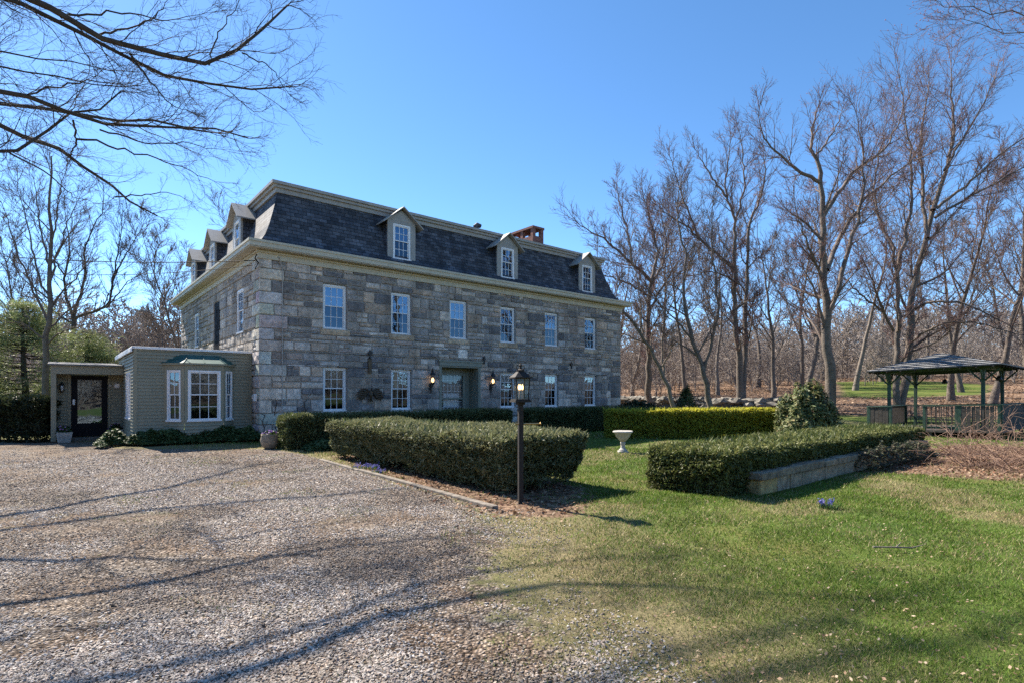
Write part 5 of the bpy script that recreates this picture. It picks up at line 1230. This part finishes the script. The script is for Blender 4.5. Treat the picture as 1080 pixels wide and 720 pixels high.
for (a, b, lab) in ((1.0, GD + .2, 'small dark bell hanging under the middle of the gazebo eave'), (GL + .05, GD - 1.0, 'small dark bell hanging under the right of the gazebo eave')):
    o = thing('hanging_bell', lab, 'bell', (0, 0, 0), 0, 'bells under the gazebo eave')
    q = R2(TH) @ np.array(GA(a, b, 0)[:2]); o.location = (15.17 + q[0], 22 + q[1], 2.22 + tl(a, b))
    g = G(); g.lathe([(.12, -.2), (.09, -.12), (.06, -.03), (.015, 0)], 0, 0, 14); g.tube([(0, 0, 0), (0, 0, .24)], .008, 5); g.build('bell_body', MAT['black'], o, smooth=True)
    g = G(); g.tube([(0, 0, -.05), (0, 0, -.23)], .012, 6); g.build('clapper', MAT['black'], o)
# brambles before the gazebo
def bramble(name, label, cx, cy, ax, ay, h, n, seed):
    r = np.random.default_rng(seed); w = Wood()
    x = cx + ax * (r.random(n) * 2 - 1); y = cy + ay * (r.random(n) * 2 - 1); k = ((x - cx) / ax) ** 2 + ((y - cy) / ay) ** 2 < 1; x, y = x[k], y[k]; n = len(x)
    S = np.stack([x, y, gz(x, y) - .02], 1); a = r.random(n) * 6.28
    D = nrm(np.stack([.75 * np.cos(a) - .3, .75 * np.sin(a) - .2, .5 + r.random(n)], 1)); L = h * (.9 + 1.5 * r.random(n))
    P, R = grow(S, D, L, .004 + .006 * r.random(n), np.full(n, .003), 8, .16, -.12, r); P[:, :, 2] = np.maximum(P[:, :, 2], .02); w.add(P, R, 4, .3)
    S, D, L, r0 = kids(P, R, 5, .2, 1, .5, 1.2, .4, r); P2, R2_ = grow(S, D, L, np.full(len(S), .004), np.full(len(S), .002), 4, .2, -.06, r); w.add(P2, R2_, 3, 1.)
    o = w.build(name, MAT['bramble']); tag(o, label, 'brambles'); return o
m, nt, b = new_mat('dry_cane'); c = mixc(nt, (.2, .125, .09), (.33, .225, .165), attr(nt, 'tint', 'Fac')); c = mixc(nt, c, ramp(nt, noise(nt, 3, 4), [(.3, (.55, .5, .48)), (.7, (1.25, 1.2, 1.15))]), .9, 'MULTIPLY'); nt.links.new(c, b.inputs['Base Color']); b.inputs['Roughness'].default_value = .8; MAT['bramble'] = m
bramble('bramble_thicket', 'tangled dry brown brambles in front of the gazebo', 12.1, 12.0, 2.4, 1.6, .68, 560, 71)
# shed corner at the left edge
p = thing('garden_shed', 'grey shed corner at the far left behind the dark hedge', 'shed', (-27.6, 24.2, 0))
g = G(); siding(g, -3.2, 1.9, 0, 2.5, [], 0.0); g.fn = lambda a, c, z: (1.9 - c, a, z); siding(g, 0, 3, 0, 2.5, [], 0.0); g.fn = None
g.face([(-3.2, 3, 0), (1.9, 3, 0), (1.9, 3, 2.5), (-3.2, 3, 2.5)]); g.build('shed_wall', MAT['greywood'], p, recalc=False)
g = G(); g.prism([(2.05, -.15, 2.45), (2.05, 3.15, 2.45), (2.05, 3.15, 2.6), (2.05, 1.5, 3.3), (2.05, -.15, 2.6)], (-5.4, 0, 0)); g.build('shed_roof', MAT['greyshingle'], p)
# drystone wall on the slope
def drystone(name, label, pts, seed):
    r = np.random.default_rng(seed); V, F, C = [], [], []; n = 0
    P = smooth_line([(x, y, 0) for x, y in pts], 60); 
    for layer in range(3):
        for i in range(len(P)):
            for q in range(2):
                s = np.array([.36, .3, .19]) * (.6 + .7 * r.random()); c = P[i] + np.array([r.normal() * .15, r.normal() * .18, 0]); c[2] = tz(c[0], c[1]) + .12 + layer * .22 * (.8 + .4 * r.random())
                ph = (1 + 5 ** .5) / 2; ico = nrm(np.array([(-1, ph, 0), (1, ph, 0), (-1, -ph, 0), (1, -ph, 0), (0, -1, ph), (0, 1, ph), (0, -1, -ph), (0, 1, -ph), (ph, 0, -1), (ph, 0, 1), (-ph, 0, -1), (-ph, 0, 1)], float))
                V.append(c + ico * s * (1 + .22 * r.normal(size=(12, 1))))
                F.append(np.array([(0, 11, 5), (0, 5, 1), (0, 1, 7), (0, 7, 10), (0, 10, 11), (1, 5, 9), (5, 11, 4), (11, 10, 2), (10, 7, 6), (7, 1, 8), (3, 9, 4), (3, 4, 2), (3, 2, 6), (3, 6, 8), (3, 8, 9), (4, 9, 5), (2, 4, 11), (6, 2, 10), (8, 6, 7), (9, 8, 1)]) + n); n += 12
                C.append(np.tile([[.2, .19, .175]], (20, 1)) * (.6 + .8 * r.random()))
    o = make_mesh(name, np.concatenate(V), np.concatenate(F), MAT['wallstone'], col=np.concatenate(C)); return tag(o, label, 'stone wall')
drystone('drystone_wall', 'tumbled grey fieldstone wall beneath the bare trees', [gp(640, 41), gp(700, 38), gp(760, 36), gp(830, 34.5)], 81)
# ================================================================== TREES OF THE PHOTOGRAPH
GRP = 'bare trees beyond the yellow topped hedge'
def base_of(px, Y): q = gp(px, Y); return (q[0], q[1], tz(*q) - .1)
def tl_(pts, b, Y0, Y1, w0, w1):
    P, a, c = ln(pts, Y0, Y1, w0, w1); P[0] = np.array(b); return (P, a, c)
# thick tree beside the round evergreen
Y = 23.5; b = base_of(874, Y)
guided_tree('maple_tree', 'tall thick trunked bare maple rising beside the round evergreen shrub', 'tree', b,
  [tl_([(874, 445), (875, 400), (872, 330), (869, 290), (868, 255), (867, 215), (865, 194)], b, Y, Y, 15, 6)],
  [ln([(865, 194), (866, 180), (861, 166), (855, 158), (856, 140), (862, 115)], Y, Y, 6, 1.5), ln([(866, 193), (852, 186), (838, 179), (826, 165), (810, 156), (804, 140), (800, 122)], Y, Y - 1, 5, 1.2),
   ln([(868, 229), (876, 214), (887, 199), (902, 179), (930, 162), (945, 138), (952, 115)], Y, Y + 2, 6, 1.2), ln([(872, 285), (878, 270), (884, 250), (911, 211), (933, 190), (963, 170)], Y, Y + 2.5, 7, 1.5),
   ln([(874, 330), (887, 290), (900, 245), (911, 214), (912, 170), (905, 125)], Y, Y + 1, 7, 1.2), ln([(869, 300), (856, 270), (845, 240), (838, 215)], Y, Y - 2, 4, 1), ln([(860, 166), (872, 150), (884, 130), (890, 112)], Y, Y + 1, 3, 1)], 101, GRP, 'barkred', .35, tw=.0082, dens=3.2, extra=9)
# twin stems behind the gazebo
Y = 29; b = base_of(948, Y)
guided_tree('maple_tree', 'tall bare maple with twin trunks rising behind the gazebo', 'tree', b,
  [tl_([(946, 432), (945, 400), (946, 351), (949, 313), (946, 287), (943, 262)], b, Y, Y, 9, 4), tl_([(951, 432), (955, 390), (958, 373), (962, 324), (966, 291), (978, 251), (984, 222)], b, Y + .4, Y + .4, 11, 6)],
  [ln([(984, 222), (996, 180), (1006, 144), (1004, 110), (1003, 72)], Y, Y + 1, 6, 1.2), ln([(988, 220), (1005, 206), (1024, 193), (1055, 162), (1082, 146), (1100, 130)], Y, Y - 2, 4, 1.2), ln([(986, 230), (1015, 212), (1046, 196), (1078, 176), (1105, 168)], Y, Y - 1, 4, 1.2),
   ln([(943, 262), (935, 250), (927, 233), (921, 200), (926, 165), (935, 130)], Y, Y + 1.5, 4, 1), ln([(945, 294), (951, 263), (958, 238), (962, 190), (958, 140), (950, 90)], Y, Y, 5, 1.2), ln([(942, 349), (931, 329), (924, 307), (915, 284), (905, 262)], Y, Y - 2, 4, 1), ln([(931, 329), (917, 318), (904, 307), (891, 296), (880, 288)], Y, Y - 2.5, 3.2, 1),
   ln([(965, 326), (975, 319), (989, 317), (1015, 319), (1038, 329), (1064, 340), (1078, 352)], Y, Y - 3, 3.5, 1), ln([(962, 360), (970, 353), (984, 344), (1011, 338), (1038, 342), (1075, 353)], Y, Y - 3, 3, 1), ln([(978, 251), (975, 215), (970, 170), (975, 125), (980, 85)], Y, Y + 2, 5, 1.2),
   ln([(996, 180), (1020, 140), (1040, 105), (1050, 82)], Y, Y + 1, 3.5, 1), ln([(962, 370), (985, 362), (1000, 352), (1004, 340)], Y, Y - 2, 2.6, .8)], 102, GRP, 'barkred', .4, tw=.0098, dens=2.9, extra=8)
# tree by the house corner with a long limb towards the roof
Y = 38; b = base_of(684, Y)
guided_tree('oak_tree', 'bare spreading tree nearest the house corner with a long limb towards the roof', 'tree', b,
  [tl_([(687, 425), (684, 380), (683, 330), (687, 295)], b, Y, Y, 9, 5)],
  [ln([(687, 297), (672, 282), (666, 278), (648, 262), (635, 250), (612, 238)], Y, Y - 3, 5, 1.2), ln([(666, 278), (663, 250), (656, 225), (650, 196)], Y, Y, 3.5, 1), ln([(687, 295), (694, 270), (688, 240), (678, 205)], Y, Y + 1, 4.5, 1), ln([(687, 300), (700, 278), (704, 255), (697, 225)], Y, Y + 1, 4, 1),
   ln([(684, 312), (665, 300), (645, 292), (633, 290)], Y, Y - 2, 3, .8), ln([(684, 330), (700, 300), (712, 280), (722, 262)], Y, Y - 2, 3.5, .8)], 103, GRP, 'barkred', .3, tw=.0125, dens=2.5, extra=7)
# leaning tree
Y = 34; b = base_of(713, Y)
guided_tree('ash_tree', 'bare tree whose slim trunk leans left towards the house', 'tree', b,
  [tl_([(713, 424), (700, 395), (688, 370), (677, 356), (659, 331), (645, 312), (632, 298)], b, Y, Y - 1, 6, 2.5)],
  [ln([(700, 395), (698, 360), (702, 320), (706, 280)], Y, Y, 3, .8), ln([(677, 356), (676, 325), (672, 295), (664, 262)], Y, Y, 2.5, .8), ln([(645, 312), (634, 285), (628, 262)], Y, Y, 2, .7)], 104, GRP, 'barkpale', 0, tw=.0115, dens=2.5, extra=8, xlen=.25)
# big tree, long limb slanting left
Y = 36; b = base_of(781, Y)
guided_tree('oak_tree', 'tall bare tree with two close trunks and a long limb slanting left', 'tree', b,
  [tl_([(784, 428), (780, 385), (777, 346), (775, 320), (775, 292), (774, 265)], b, Y, Y, 10, 5), tl_([(788, 428), (786, 380), (786, 346), (787, 300), (789, 265)], b, Y + .3, Y + .6, 8, 4)],
  [ln([(774, 284), (760, 271), (739, 254), (727, 240), (712, 232), (701, 224)], Y, Y - 2, 5, 1.2), ln([(774, 265), (776, 231), (765, 207), (766, 179), (770, 150)], Y, Y, 4.5, 1), ln([(789, 265), (789, 238), (797, 220), (805, 202), (808, 165)], Y, Y + 1, 4.5, 1), ln([(739, 254), (722, 215), (714, 190), (706, 165)], Y - 1, Y - 1, 3, .9),
   ln([(766, 208), (752, 190), (742, 172), (733, 158)], Y, Y, 3, .9), ln([(779, 300), (764, 290), (748, 286), (735, 290)], Y, Y - 2, 3, .9), ln([(776, 231), (785, 200), (784, 165), (780, 140)], Y, Y + 1, 3, .9)], 105, GRP, 'barkred', .25, tw=.012, dens=2.6, extra=7)
# curved tree between the last two
Y = 33; b = base_of(750, Y)
guided_tree('ash_tree', 'bare tree with a curved trunk arching left behind the hedge', 'tree', b,
  [tl_([(750, 424), (744, 398), (737, 375), (729, 357), (724, 335), (720, 305), (724, 270)], b, Y, Y, 8, 3)],
  [ln([(742, 392), (752, 360), (757, 330), (755, 290), (750, 250), (752, 215)], Y, Y, 5, 1), ln([(729, 357), (715, 340), (700, 325), (690, 315)], Y, Y - 1, 3, .8), ln([(724, 270), (714, 235), (716, 200), (722, 180)], Y, Y + 1, 3, .8)], 106, GRP, 'bark', 0, tw=.011, dens=2.4, extra=8)
AUTO = [
 (723, 40, 196, .17, 110, 'bark', 1, 'straight bare tree behind the small pale conifer', (0, 0)),
 (757, 45, 205, .15, 111, 'barkpale', 1, 'slim pale bare tree behind the curved trunk', (.02, 0)),
 (815, 38, 205, .17, 112, 'bark', 1, 'bare tree standing left of the round evergreen shrub', (.03, 0)),
 (846, 42, 185, .22, 113, 'bark', 2, 'twin stemmed bare tree just left of the thick maple', (-.04, 0)),
 (902, 46, 190, .2, 114, 'barkpale', 1, 'slender bare tree between the thick maple and the gazebo roof', (.05, 0)),
 (1003, 36, 165, .2, 115, 'barkred', 1, 'bare tree directly above the gazebo roof peak', (.04, 0)),
 (1014, 41, 200, .18, 116, 'bark', 1, 'slim bare tree just right of the gazebo roof peak', (-.03, 0)),
 (1046, 33, 150, .2, 117, 'barkred', 1, 'reddish bare tree over the right end of the gazebo roof', (.05, 0)),
 (1088, 34, 140, .24, 118, 'bark', 2, 'forked bare tree at the right edge of the picture', (-.06, 0)),
 (640, 52, 245, .2, 119, 'barkred', 1, 'bare tree peeping over the right end of the mansard roof', (.04, 0)),
 (667, 48, 250, .16, 120, 'barkpale', 1, 'slim bare tree just clear of the house wall', (.0, 0)),
 (800, 52, 210, .2, 121, 'barkred', 1, 'distant reddish bare tree right of the double trunk', (0, 0)),
 (705, 55, 205, .22, 122, 'barkred', 1, 'distant reddish bare tree behind the leaning trunk', (0, 0)),
 (930, 54, 210, .2, 123, 'bark', 1, 'distant bare tree seen between the twin trunks and the maple', (0, 0)),
 (978, 58, 230, .2, 124, 'barkpale', 1, 'distant pale bare tree behind the twin trunks', (0, 0)),
 (1066, 55, 215, .2, 125, 'barkpale', 1, 'distant pale bare tree behind the gazebo right end', (0, 0)),
 (868, 58, 225, .2, 126, 'barkred', 1, 'distant bare tree hidden behind the thick maple trunk', (0, 0)),
 (775, 60, 235, .2, 127, 'barkpale', 1, 'far pale bare tree seen through the double trunk', (0, 0)),
]
for (px, Y, ty, r0, sd, mt, st, lab, lean) in AUTO:
    q = gp(px, Y); z = tz(*q); h = (HOR - ty) / FPX * Y + EYE - z
    auto_tree('bare_tree', lab, 'tree', q[0], q[1], h * .97, r0, sd, GRP, mt, st, limbs=[11, 14, 17][sd % 3], lean=(lean[0] * 1.8 + [-.05, .06, 0, .03][sd % 4], 0), buds=.15 if mt == 'barkred' else 0, first=[.18, .3, .4, .24][sd % 4], up=[.05, .09, .03, .07][sd % 4], ang=[(.5, .95), (.35, .7), (.6, 1.1)][sd % 3], llen=[.42, .36, .46][sd % 3], tw=.0086 * max(1, Y / 26), m3=4 if Y > 44 else 5, m4=4)
# trees left of and behind the house
GL_ = 'bare trees left of the house'
Y = 25; q = gp(45, Y)
b = base_of(45, Y)
guided_tree('bare_tree', 'bare tree with an upright trunk and fanned branches behind the entry porch', 'tree', b,
  [tl_([(44, 420), (48, 380), (51, 345), (52, 300), (52, 250), (52, 200), (54, 165)], b, Y, Y, 9, 2)],
  [ln([(50, 362), (35, 348), (15, 338), (-10, 328)], Y, Y - 1, 3, .8), ln([(51, 340), (38, 315), (25, 280), (12, 245), (2, 215)], Y, Y, 3.4, .8), ln([(52, 330), (62, 312), (75, 298), (90, 282), (98, 262)], Y, Y + 1, 3, .8), ln([(52, 318), (40, 290), (34, 255), (24, 222), (18, 196)], Y, Y - 1, 3, .7), ln([(52, 300), (60, 270), (70, 240), (82, 212)], Y, Y, 3, .7),
   ln([(51, 362), (68, 348), (90, 343), (112, 336)], Y, Y - 1, 2.6, .7), ln([(52, 280), (44, 250), (40, 215), (34, 185)], Y, Y + 1, 2.6, .7), ln([(52, 262), (60, 232), (62, 205), (70, 180)], Y, Y - 1, 2.4, .7)], 131, GL_, 'bark', 0, tw=.0085, dens=2.4, extra=5)
Y = 36; b = base_of(77, Y)
guided_tree('bare_tree', 'wide bare tree with forked limbs rising behind the pines', 'tree', b,
  [tl_([(77, 410), (77, 370), (77, 340), (78, 328)], b, Y, Y, 7.5, 5.5)],
  [ln([(78, 335), (70, 318), (68, 290), (75, 265), (70, 235)], Y, Y, 4, 1), ln([(78, 332), (86, 310), (90, 285), (88, 262), (98, 240), (108, 226)], Y, Y + 1, 4, 1), ln([(79, 336), (92, 329), (108, 327), (116, 320), (118, 300), (124, 275), (128, 245)], Y, Y - 1, 4, 1), ln([(112, 325), (126, 308), (136, 296), (146, 290)], Y - 1, Y - 1, 2.2, .7),
   ln([(77, 342), (62, 332), (48, 322), (38, 312), (32, 290)], Y, Y - 1, 3, .8), ln([(118, 300), (126, 280), (140, 258), (150, 240)], Y - 1, Y - 1, 2.4, .7), ln([(68, 290), (55, 270), (48, 250)], Y, Y, 2.2, .7)], 132, GL_, 'barkdk', 0, tw=.011, dens=2.4, extra=0)
for (px, Y, ty, r0, sd, mt, lab) in ((234, 40, 195, .18, 133, 'bark', 'bare tree whose top shows above the left flank dormers'), (198, 44, 225, .16, 134, 'bark', 'bare tree behind the house with twigs left of the end dormer'), (160, 52, 298, .16, 135, 'barkpale', 'slim pale bare tree above the annex roof'), (5, 40, 225, .2, 136, 'bark', 'bare tree at the left picture edge behind the pines')):
    q = gp(px, Y); h = (HOR - ty) / FPX * Y + EYE - tz(*q)
    auto_tree('bare_tree', lab, 'tree', q[0], q[1], h * .97, r0, sd, GL_, mt, 1, limbs=14, first=.3, up=.09, tw=.0085 * Y / 26)
# overhanging tree whose trunk stands just outside the picture on the left
TB = np.array([-13.2, 7.2, 0.])
def ov(pts, Y0, Y1, w0, w1, root):
    P, a, c = ln(pts, Y0, Y1, w0, w1); r_ = np.array(root); mid = (r_ + P[0]) / 2 + np.array([0, 0, .3]); return ([r_, mid] + P, a * 2.0, c * 2.2)
guided_tree('beech_tree', 'large bare tree overhanging the gravel drive from the left', 'tree', tuple(TB),
  [([TB, TB + (.05, 0, 2), TB + (.15, .05, 4), TB + (.1, .1, 6.5), TB + (.3, .2, 9), TB + (.2, .1, 13)], .34, .1)],
  [ov([(-55, -40), (30, 0), (64, 19), (105, 37), (134, 53), (166, 65), (220, 69), (255, 56), (278, 35), (303, 6)], 8.2, 10.4, 9, 1.2, TB + (.15, .1, 6.0)),
   ov([(-55, -35), (29, 0), (64, 26), (102, 51), (140, 70), (166, 78), (204, 93), (255, 100), (300, 92)], 8.4, 10.6, 6, 1, TB + (.15, .1, 5.8)),
   ln([(137, 57), (160, 89), (182, 112), (200, 118)], 9.4, 10, 3, .7),
   ln([(220, 69), (224, 50), (240, 20), (262, -10)], 10, 10, 2.2, .6), ln([(255, 56), (285, 70), (305, 100)], 10.2, 10.6, 2, .6),
   ln([(105, 37), (140, 30), (165, 18), (180, -5)], 9.1, 9.3, 3, .6), ln([(64, 19), (90, 14), (130, 12), (180, 22), (215, 15)], 8.8, 9.8, 3.2, .6),
   ov([(-50, 78), (0, 93), (32, 102), (73, 121), (105, 137), (137, 131), (179, 134), (224, 140)], 8.6, 10.8, 7, 1, TB + (.1, .1, 4.6)),
   ov([(-40, 104), (0, 110), (48, 117), (96, 120), (140, 131), (208, 128), (262, 146)], 12.2, 16.0, 4.5, .9, TB + (.1, .1, 5.6)),
   ov([(-50, 112), (0, 128), (35, 140), (73, 164), (96, 176), (121, 208), (140, 217), (166, 228)], 13.0, 17.5, 6.5, 1, TB + (.1, .1, 4.6)),
   ov([(-60, 182), (0, 160), (32, 145), (73, 126), (100, 118), (128, 96)], 8.8, 10.4, 5, 1, TB + (.1, .1, 3.4)),
   ln([(77, 127), (81, 147), (75, 163)], 10.2, 10.6, 2.8, 2), ln([(81, 147), (112, 153), (160, 166), (198, 179), (227, 192)], 10.3, 11.8, 3, .7),
   ln([(5, 158), (42, 176), (64, 195), (77, 208), (98, 214)], 9, 10.5, 2.6, .6), ln([(121, 208), (150, 206), (180, 203), (200, 212)], 15.95, 17, 2, .6),
   ([TB + (.2, .1, 9), TB + (2.5, 2.2, 11.2), TB + (5.2, 4.6, 12.6), TB + (8.2, 6.2, 13.2)], .11, .02), ([TB + (.2, .1, 10), TB + (3.4, 1.2, 12.2), TB + (6.6, 2.6, 13.6), TB + (9.4, 3.6, 14.4)], .1, .02), ([TB + (.1, .1, 11), TB + (2.4, 4.2, 13), TB + (5.6, 7.0, 14.2)], .1, .02),
   ov([(-50, 60), (0, 72), (40, 78), (90, 88), (130, 92)], 8.4, 10, 3, .6, TB + (.2, .1, 5.2)), ov([(-60, 40), (0, 62), (30, 52), (70, 60), (112, 74)], 8.2, 9.5, 3, .6, TB + (.2, .1, 5.4)),
   ln([(30, 100), (60, 92), (100, 84), (140, 92), (190, 108)], 9.1, 10.2, 2.4, .6), ln([(105, 137), (150, 152), (190, 150), (235, 158)], 9.8, 11, 2.4, .6)],
  141, None, 'barkdk', 0, tw=.0033, dens=2.3, extra=1, flat=.45, m3=5, m4=5, lm=.42, up=.03, xlen=.3, start=.42)
# branch tips from a tree just outside the picture on the right
TB2 = np.array([18.6, 12.5, 0.])
def ov2(pts, Y0, Y1, w0, w1, root):
    P, a, c = ln(pts, Y0, Y1, w0, w1); r_ = np.array(root); return ([r_, (r_ + P[0]) / 2 + np.array([0, 0, .4])] + P, a * 1.5, c)
guided_tree('maple_tree', 'budding maple branches reaching in at the top right corner', 'tree', tuple(TB2),
  [([TB2, TB2 + (.1, 0, 4), TB2 + (-.1, .1, 8), TB2 + (0, 0, 12)], .26, .07)],
  [ov2([(1130, 30), (1078, 14), (1050, 8), (1020, 14), (996, 8)], 13, 12.6, 3, .8, TB2 + (0, 0, 8.2)), ov2([(1130, 50), (1085, 40), (1062, 28), (1040, 30), (1014, 20)], 13.2, 13, 2.5, .7, TB2 + (0, 0, 8)), ov2([(1120, 0), (1082, -6), (1055, -12)], 13, 12.8, 2.5, .7, TB2 + (0, 0, 8.8))], 142, None, 'barkred', .5, tw=.0046, dens=3, extra=4, flat=.3)
# young tree near the right edge with red buds
# ------------------------------------------------------------------ far woods (read as one mass)
def far_wood(name, label, n, xr, yr, hr, seed, mat, tw=.03):
    r = np.random.default_rng(seed); w = Wood(); x = xr[0] + (xr[1] - xr[0]) * r.random(n); y = yr[0] + (yr[1] - yr[0]) * r.random(n)
    if xr[1] > 0 and yr[0] > 0: k = x > .2 * y - 6; x, y = x[k], y[k]
    n = len(x)
    z = terr(x, y); h = hr[0] + (hr[1] - hr[0]) * r.random(n)
    P, R = grow(np.stack([x, y, z - .2], 1), nrm(np.stack([.08 * r.normal(size=n), .08 * r.normal(size=n), np.ones(n)], 1)), h * .95, .005 * h + .03, np.full(n, .025), 7, .06, .04, r); w.add(P, R, 4, .0)
    S, D, L, r0 = kids(P, R, 15, .06, .98, .45, 1.1, .46, r); P1, R1 = grow(S, D, L, np.minimum(r0, .045), np.full(len(S), tw * .7), 4, .12, .08, r); w.add(P1, R1, 3, .4)
    S, D, L, r0 = kids(P1, R1, 6, .15, 1, .45, 1., .48, r); P2, R2_ = grow(S, D, L, np.full(len(S), tw), np.full(len(S), tw * .5), 3, .15, .04, r); w.add(P2, R2_, 3, 1.)
    S, D, L, r0 = kids(P2, R2_, 4, .15, 1, .45, 1., .5, r); P3, R3 = grow(S, D, L, np.full(len(S), tw * .8), np.full(len(S), tw * .45), 2, .15, .04, r); w.add(P3, R3, 3, 1.)
    o = w.build(name, [MAT[mat], MAT['buds']]); kind(o, 'stuff'); o['label'] = label
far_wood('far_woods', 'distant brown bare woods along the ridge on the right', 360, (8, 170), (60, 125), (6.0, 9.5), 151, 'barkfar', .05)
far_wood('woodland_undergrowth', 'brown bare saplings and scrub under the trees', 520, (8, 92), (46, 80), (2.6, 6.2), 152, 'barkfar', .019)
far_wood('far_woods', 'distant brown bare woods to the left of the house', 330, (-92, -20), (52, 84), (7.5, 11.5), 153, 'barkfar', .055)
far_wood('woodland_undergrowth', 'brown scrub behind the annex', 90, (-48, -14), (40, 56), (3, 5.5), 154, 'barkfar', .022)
far_wood('far_woods', 'unseen bare woods added behind the viewer', 330, (-60, 130), (-75, -26), (8, 13), 155, 'barkpale', .06)  # unseen trees, added to darken what the windows reflect
far_wood('woodland_undergrowth', 'unseen scrub added behind the viewer', 220, (-60, 130), (-60, -24), (2.5, 5), 156, 'barkdk', .05)  # unseen undergrowth, added for the same window reflections
build_grass()
# ================================================================== LIGHT, SKY, CAMERA
w = bpy.data.worlds.new('World'); sc.world = w; w.use_nodes = True
nt = w.node_tree; bg = nt.nodes['Background']; sky = nt.nodes.new('ShaderNodeTexSky'); sky.sky_type = 'NISHITA'; sky.sun_disc = False
sky.sun_elevation = SUN_EL; sky.sun_rotation = math.atan2(SUN_AZ[0], SUN_AZ[1]); sky.altitude = 100; sky.air_density = .62; sky.dust_density = .05; sky.ozone_density = 2.2
hs = nt.nodes.new('ShaderNodeHueSaturation'); hs.inputs['Saturation'].default_value = 1.15; hs.inputs['Hue'].default_value = .4955; nt.links.new(sky.outputs[0], hs.inputs['Color']); nt.links.new(hs.outputs[0], bg.inputs[0]); bg.inputs[1].default_value = .113
ld = bpy.data.lights.new('sun', 'SUN'); ld.energy = 5.0; ld.angle = math.radians(.53); ld.color = (1, .91, .78)
lo = bpy.data.objects.new('sun', ld); COL.objects.link(lo)
to_sun = Vector((SUN_AZ[0] * math.cos(SUN_EL), SUN_AZ[1] * math.cos(SUN_EL), math.sin(SUN_EL)))
lo.rotation_euler = (-to_sun).to_track_quat('-Z', 'Y').to_euler(); lo.location = (-20, 20, 30)
cd = bpy.data.cameras.new('camera'); cd.lens = 36 * FPX / 1080; cd.sensor_width = 36; cd.shift_y = (HOR - 360) / 1080; cd.clip_start = .05; cd.clip_end = 2000
co = bpy.data.objects.new('camera', cd); COL.objects.link(co); co.location = (0, 0, EYE); co.rotation_euler = (math.radians(90), 0, 0); sc.camera = co
vs = sc.view_settings; vs.view_transform = 'Standard'; vs.look = 'None'; vs.exposure = 1.4; vs.gamma = 1; vs.use_curve_mapping = False
sc.render.engine = 'CYCLES'; sc.cycles.max_bounces = 6; sc.cycles.diffuse_bounces = 3; sc.cycles.transparent_max_bounces = 12; sc.cycles.use_denoising = False; sc.cycles.sample_clamp_indirect = 4; sc.cycles.caustics_reflective = False; sc.cycles.caustics_refractive = False
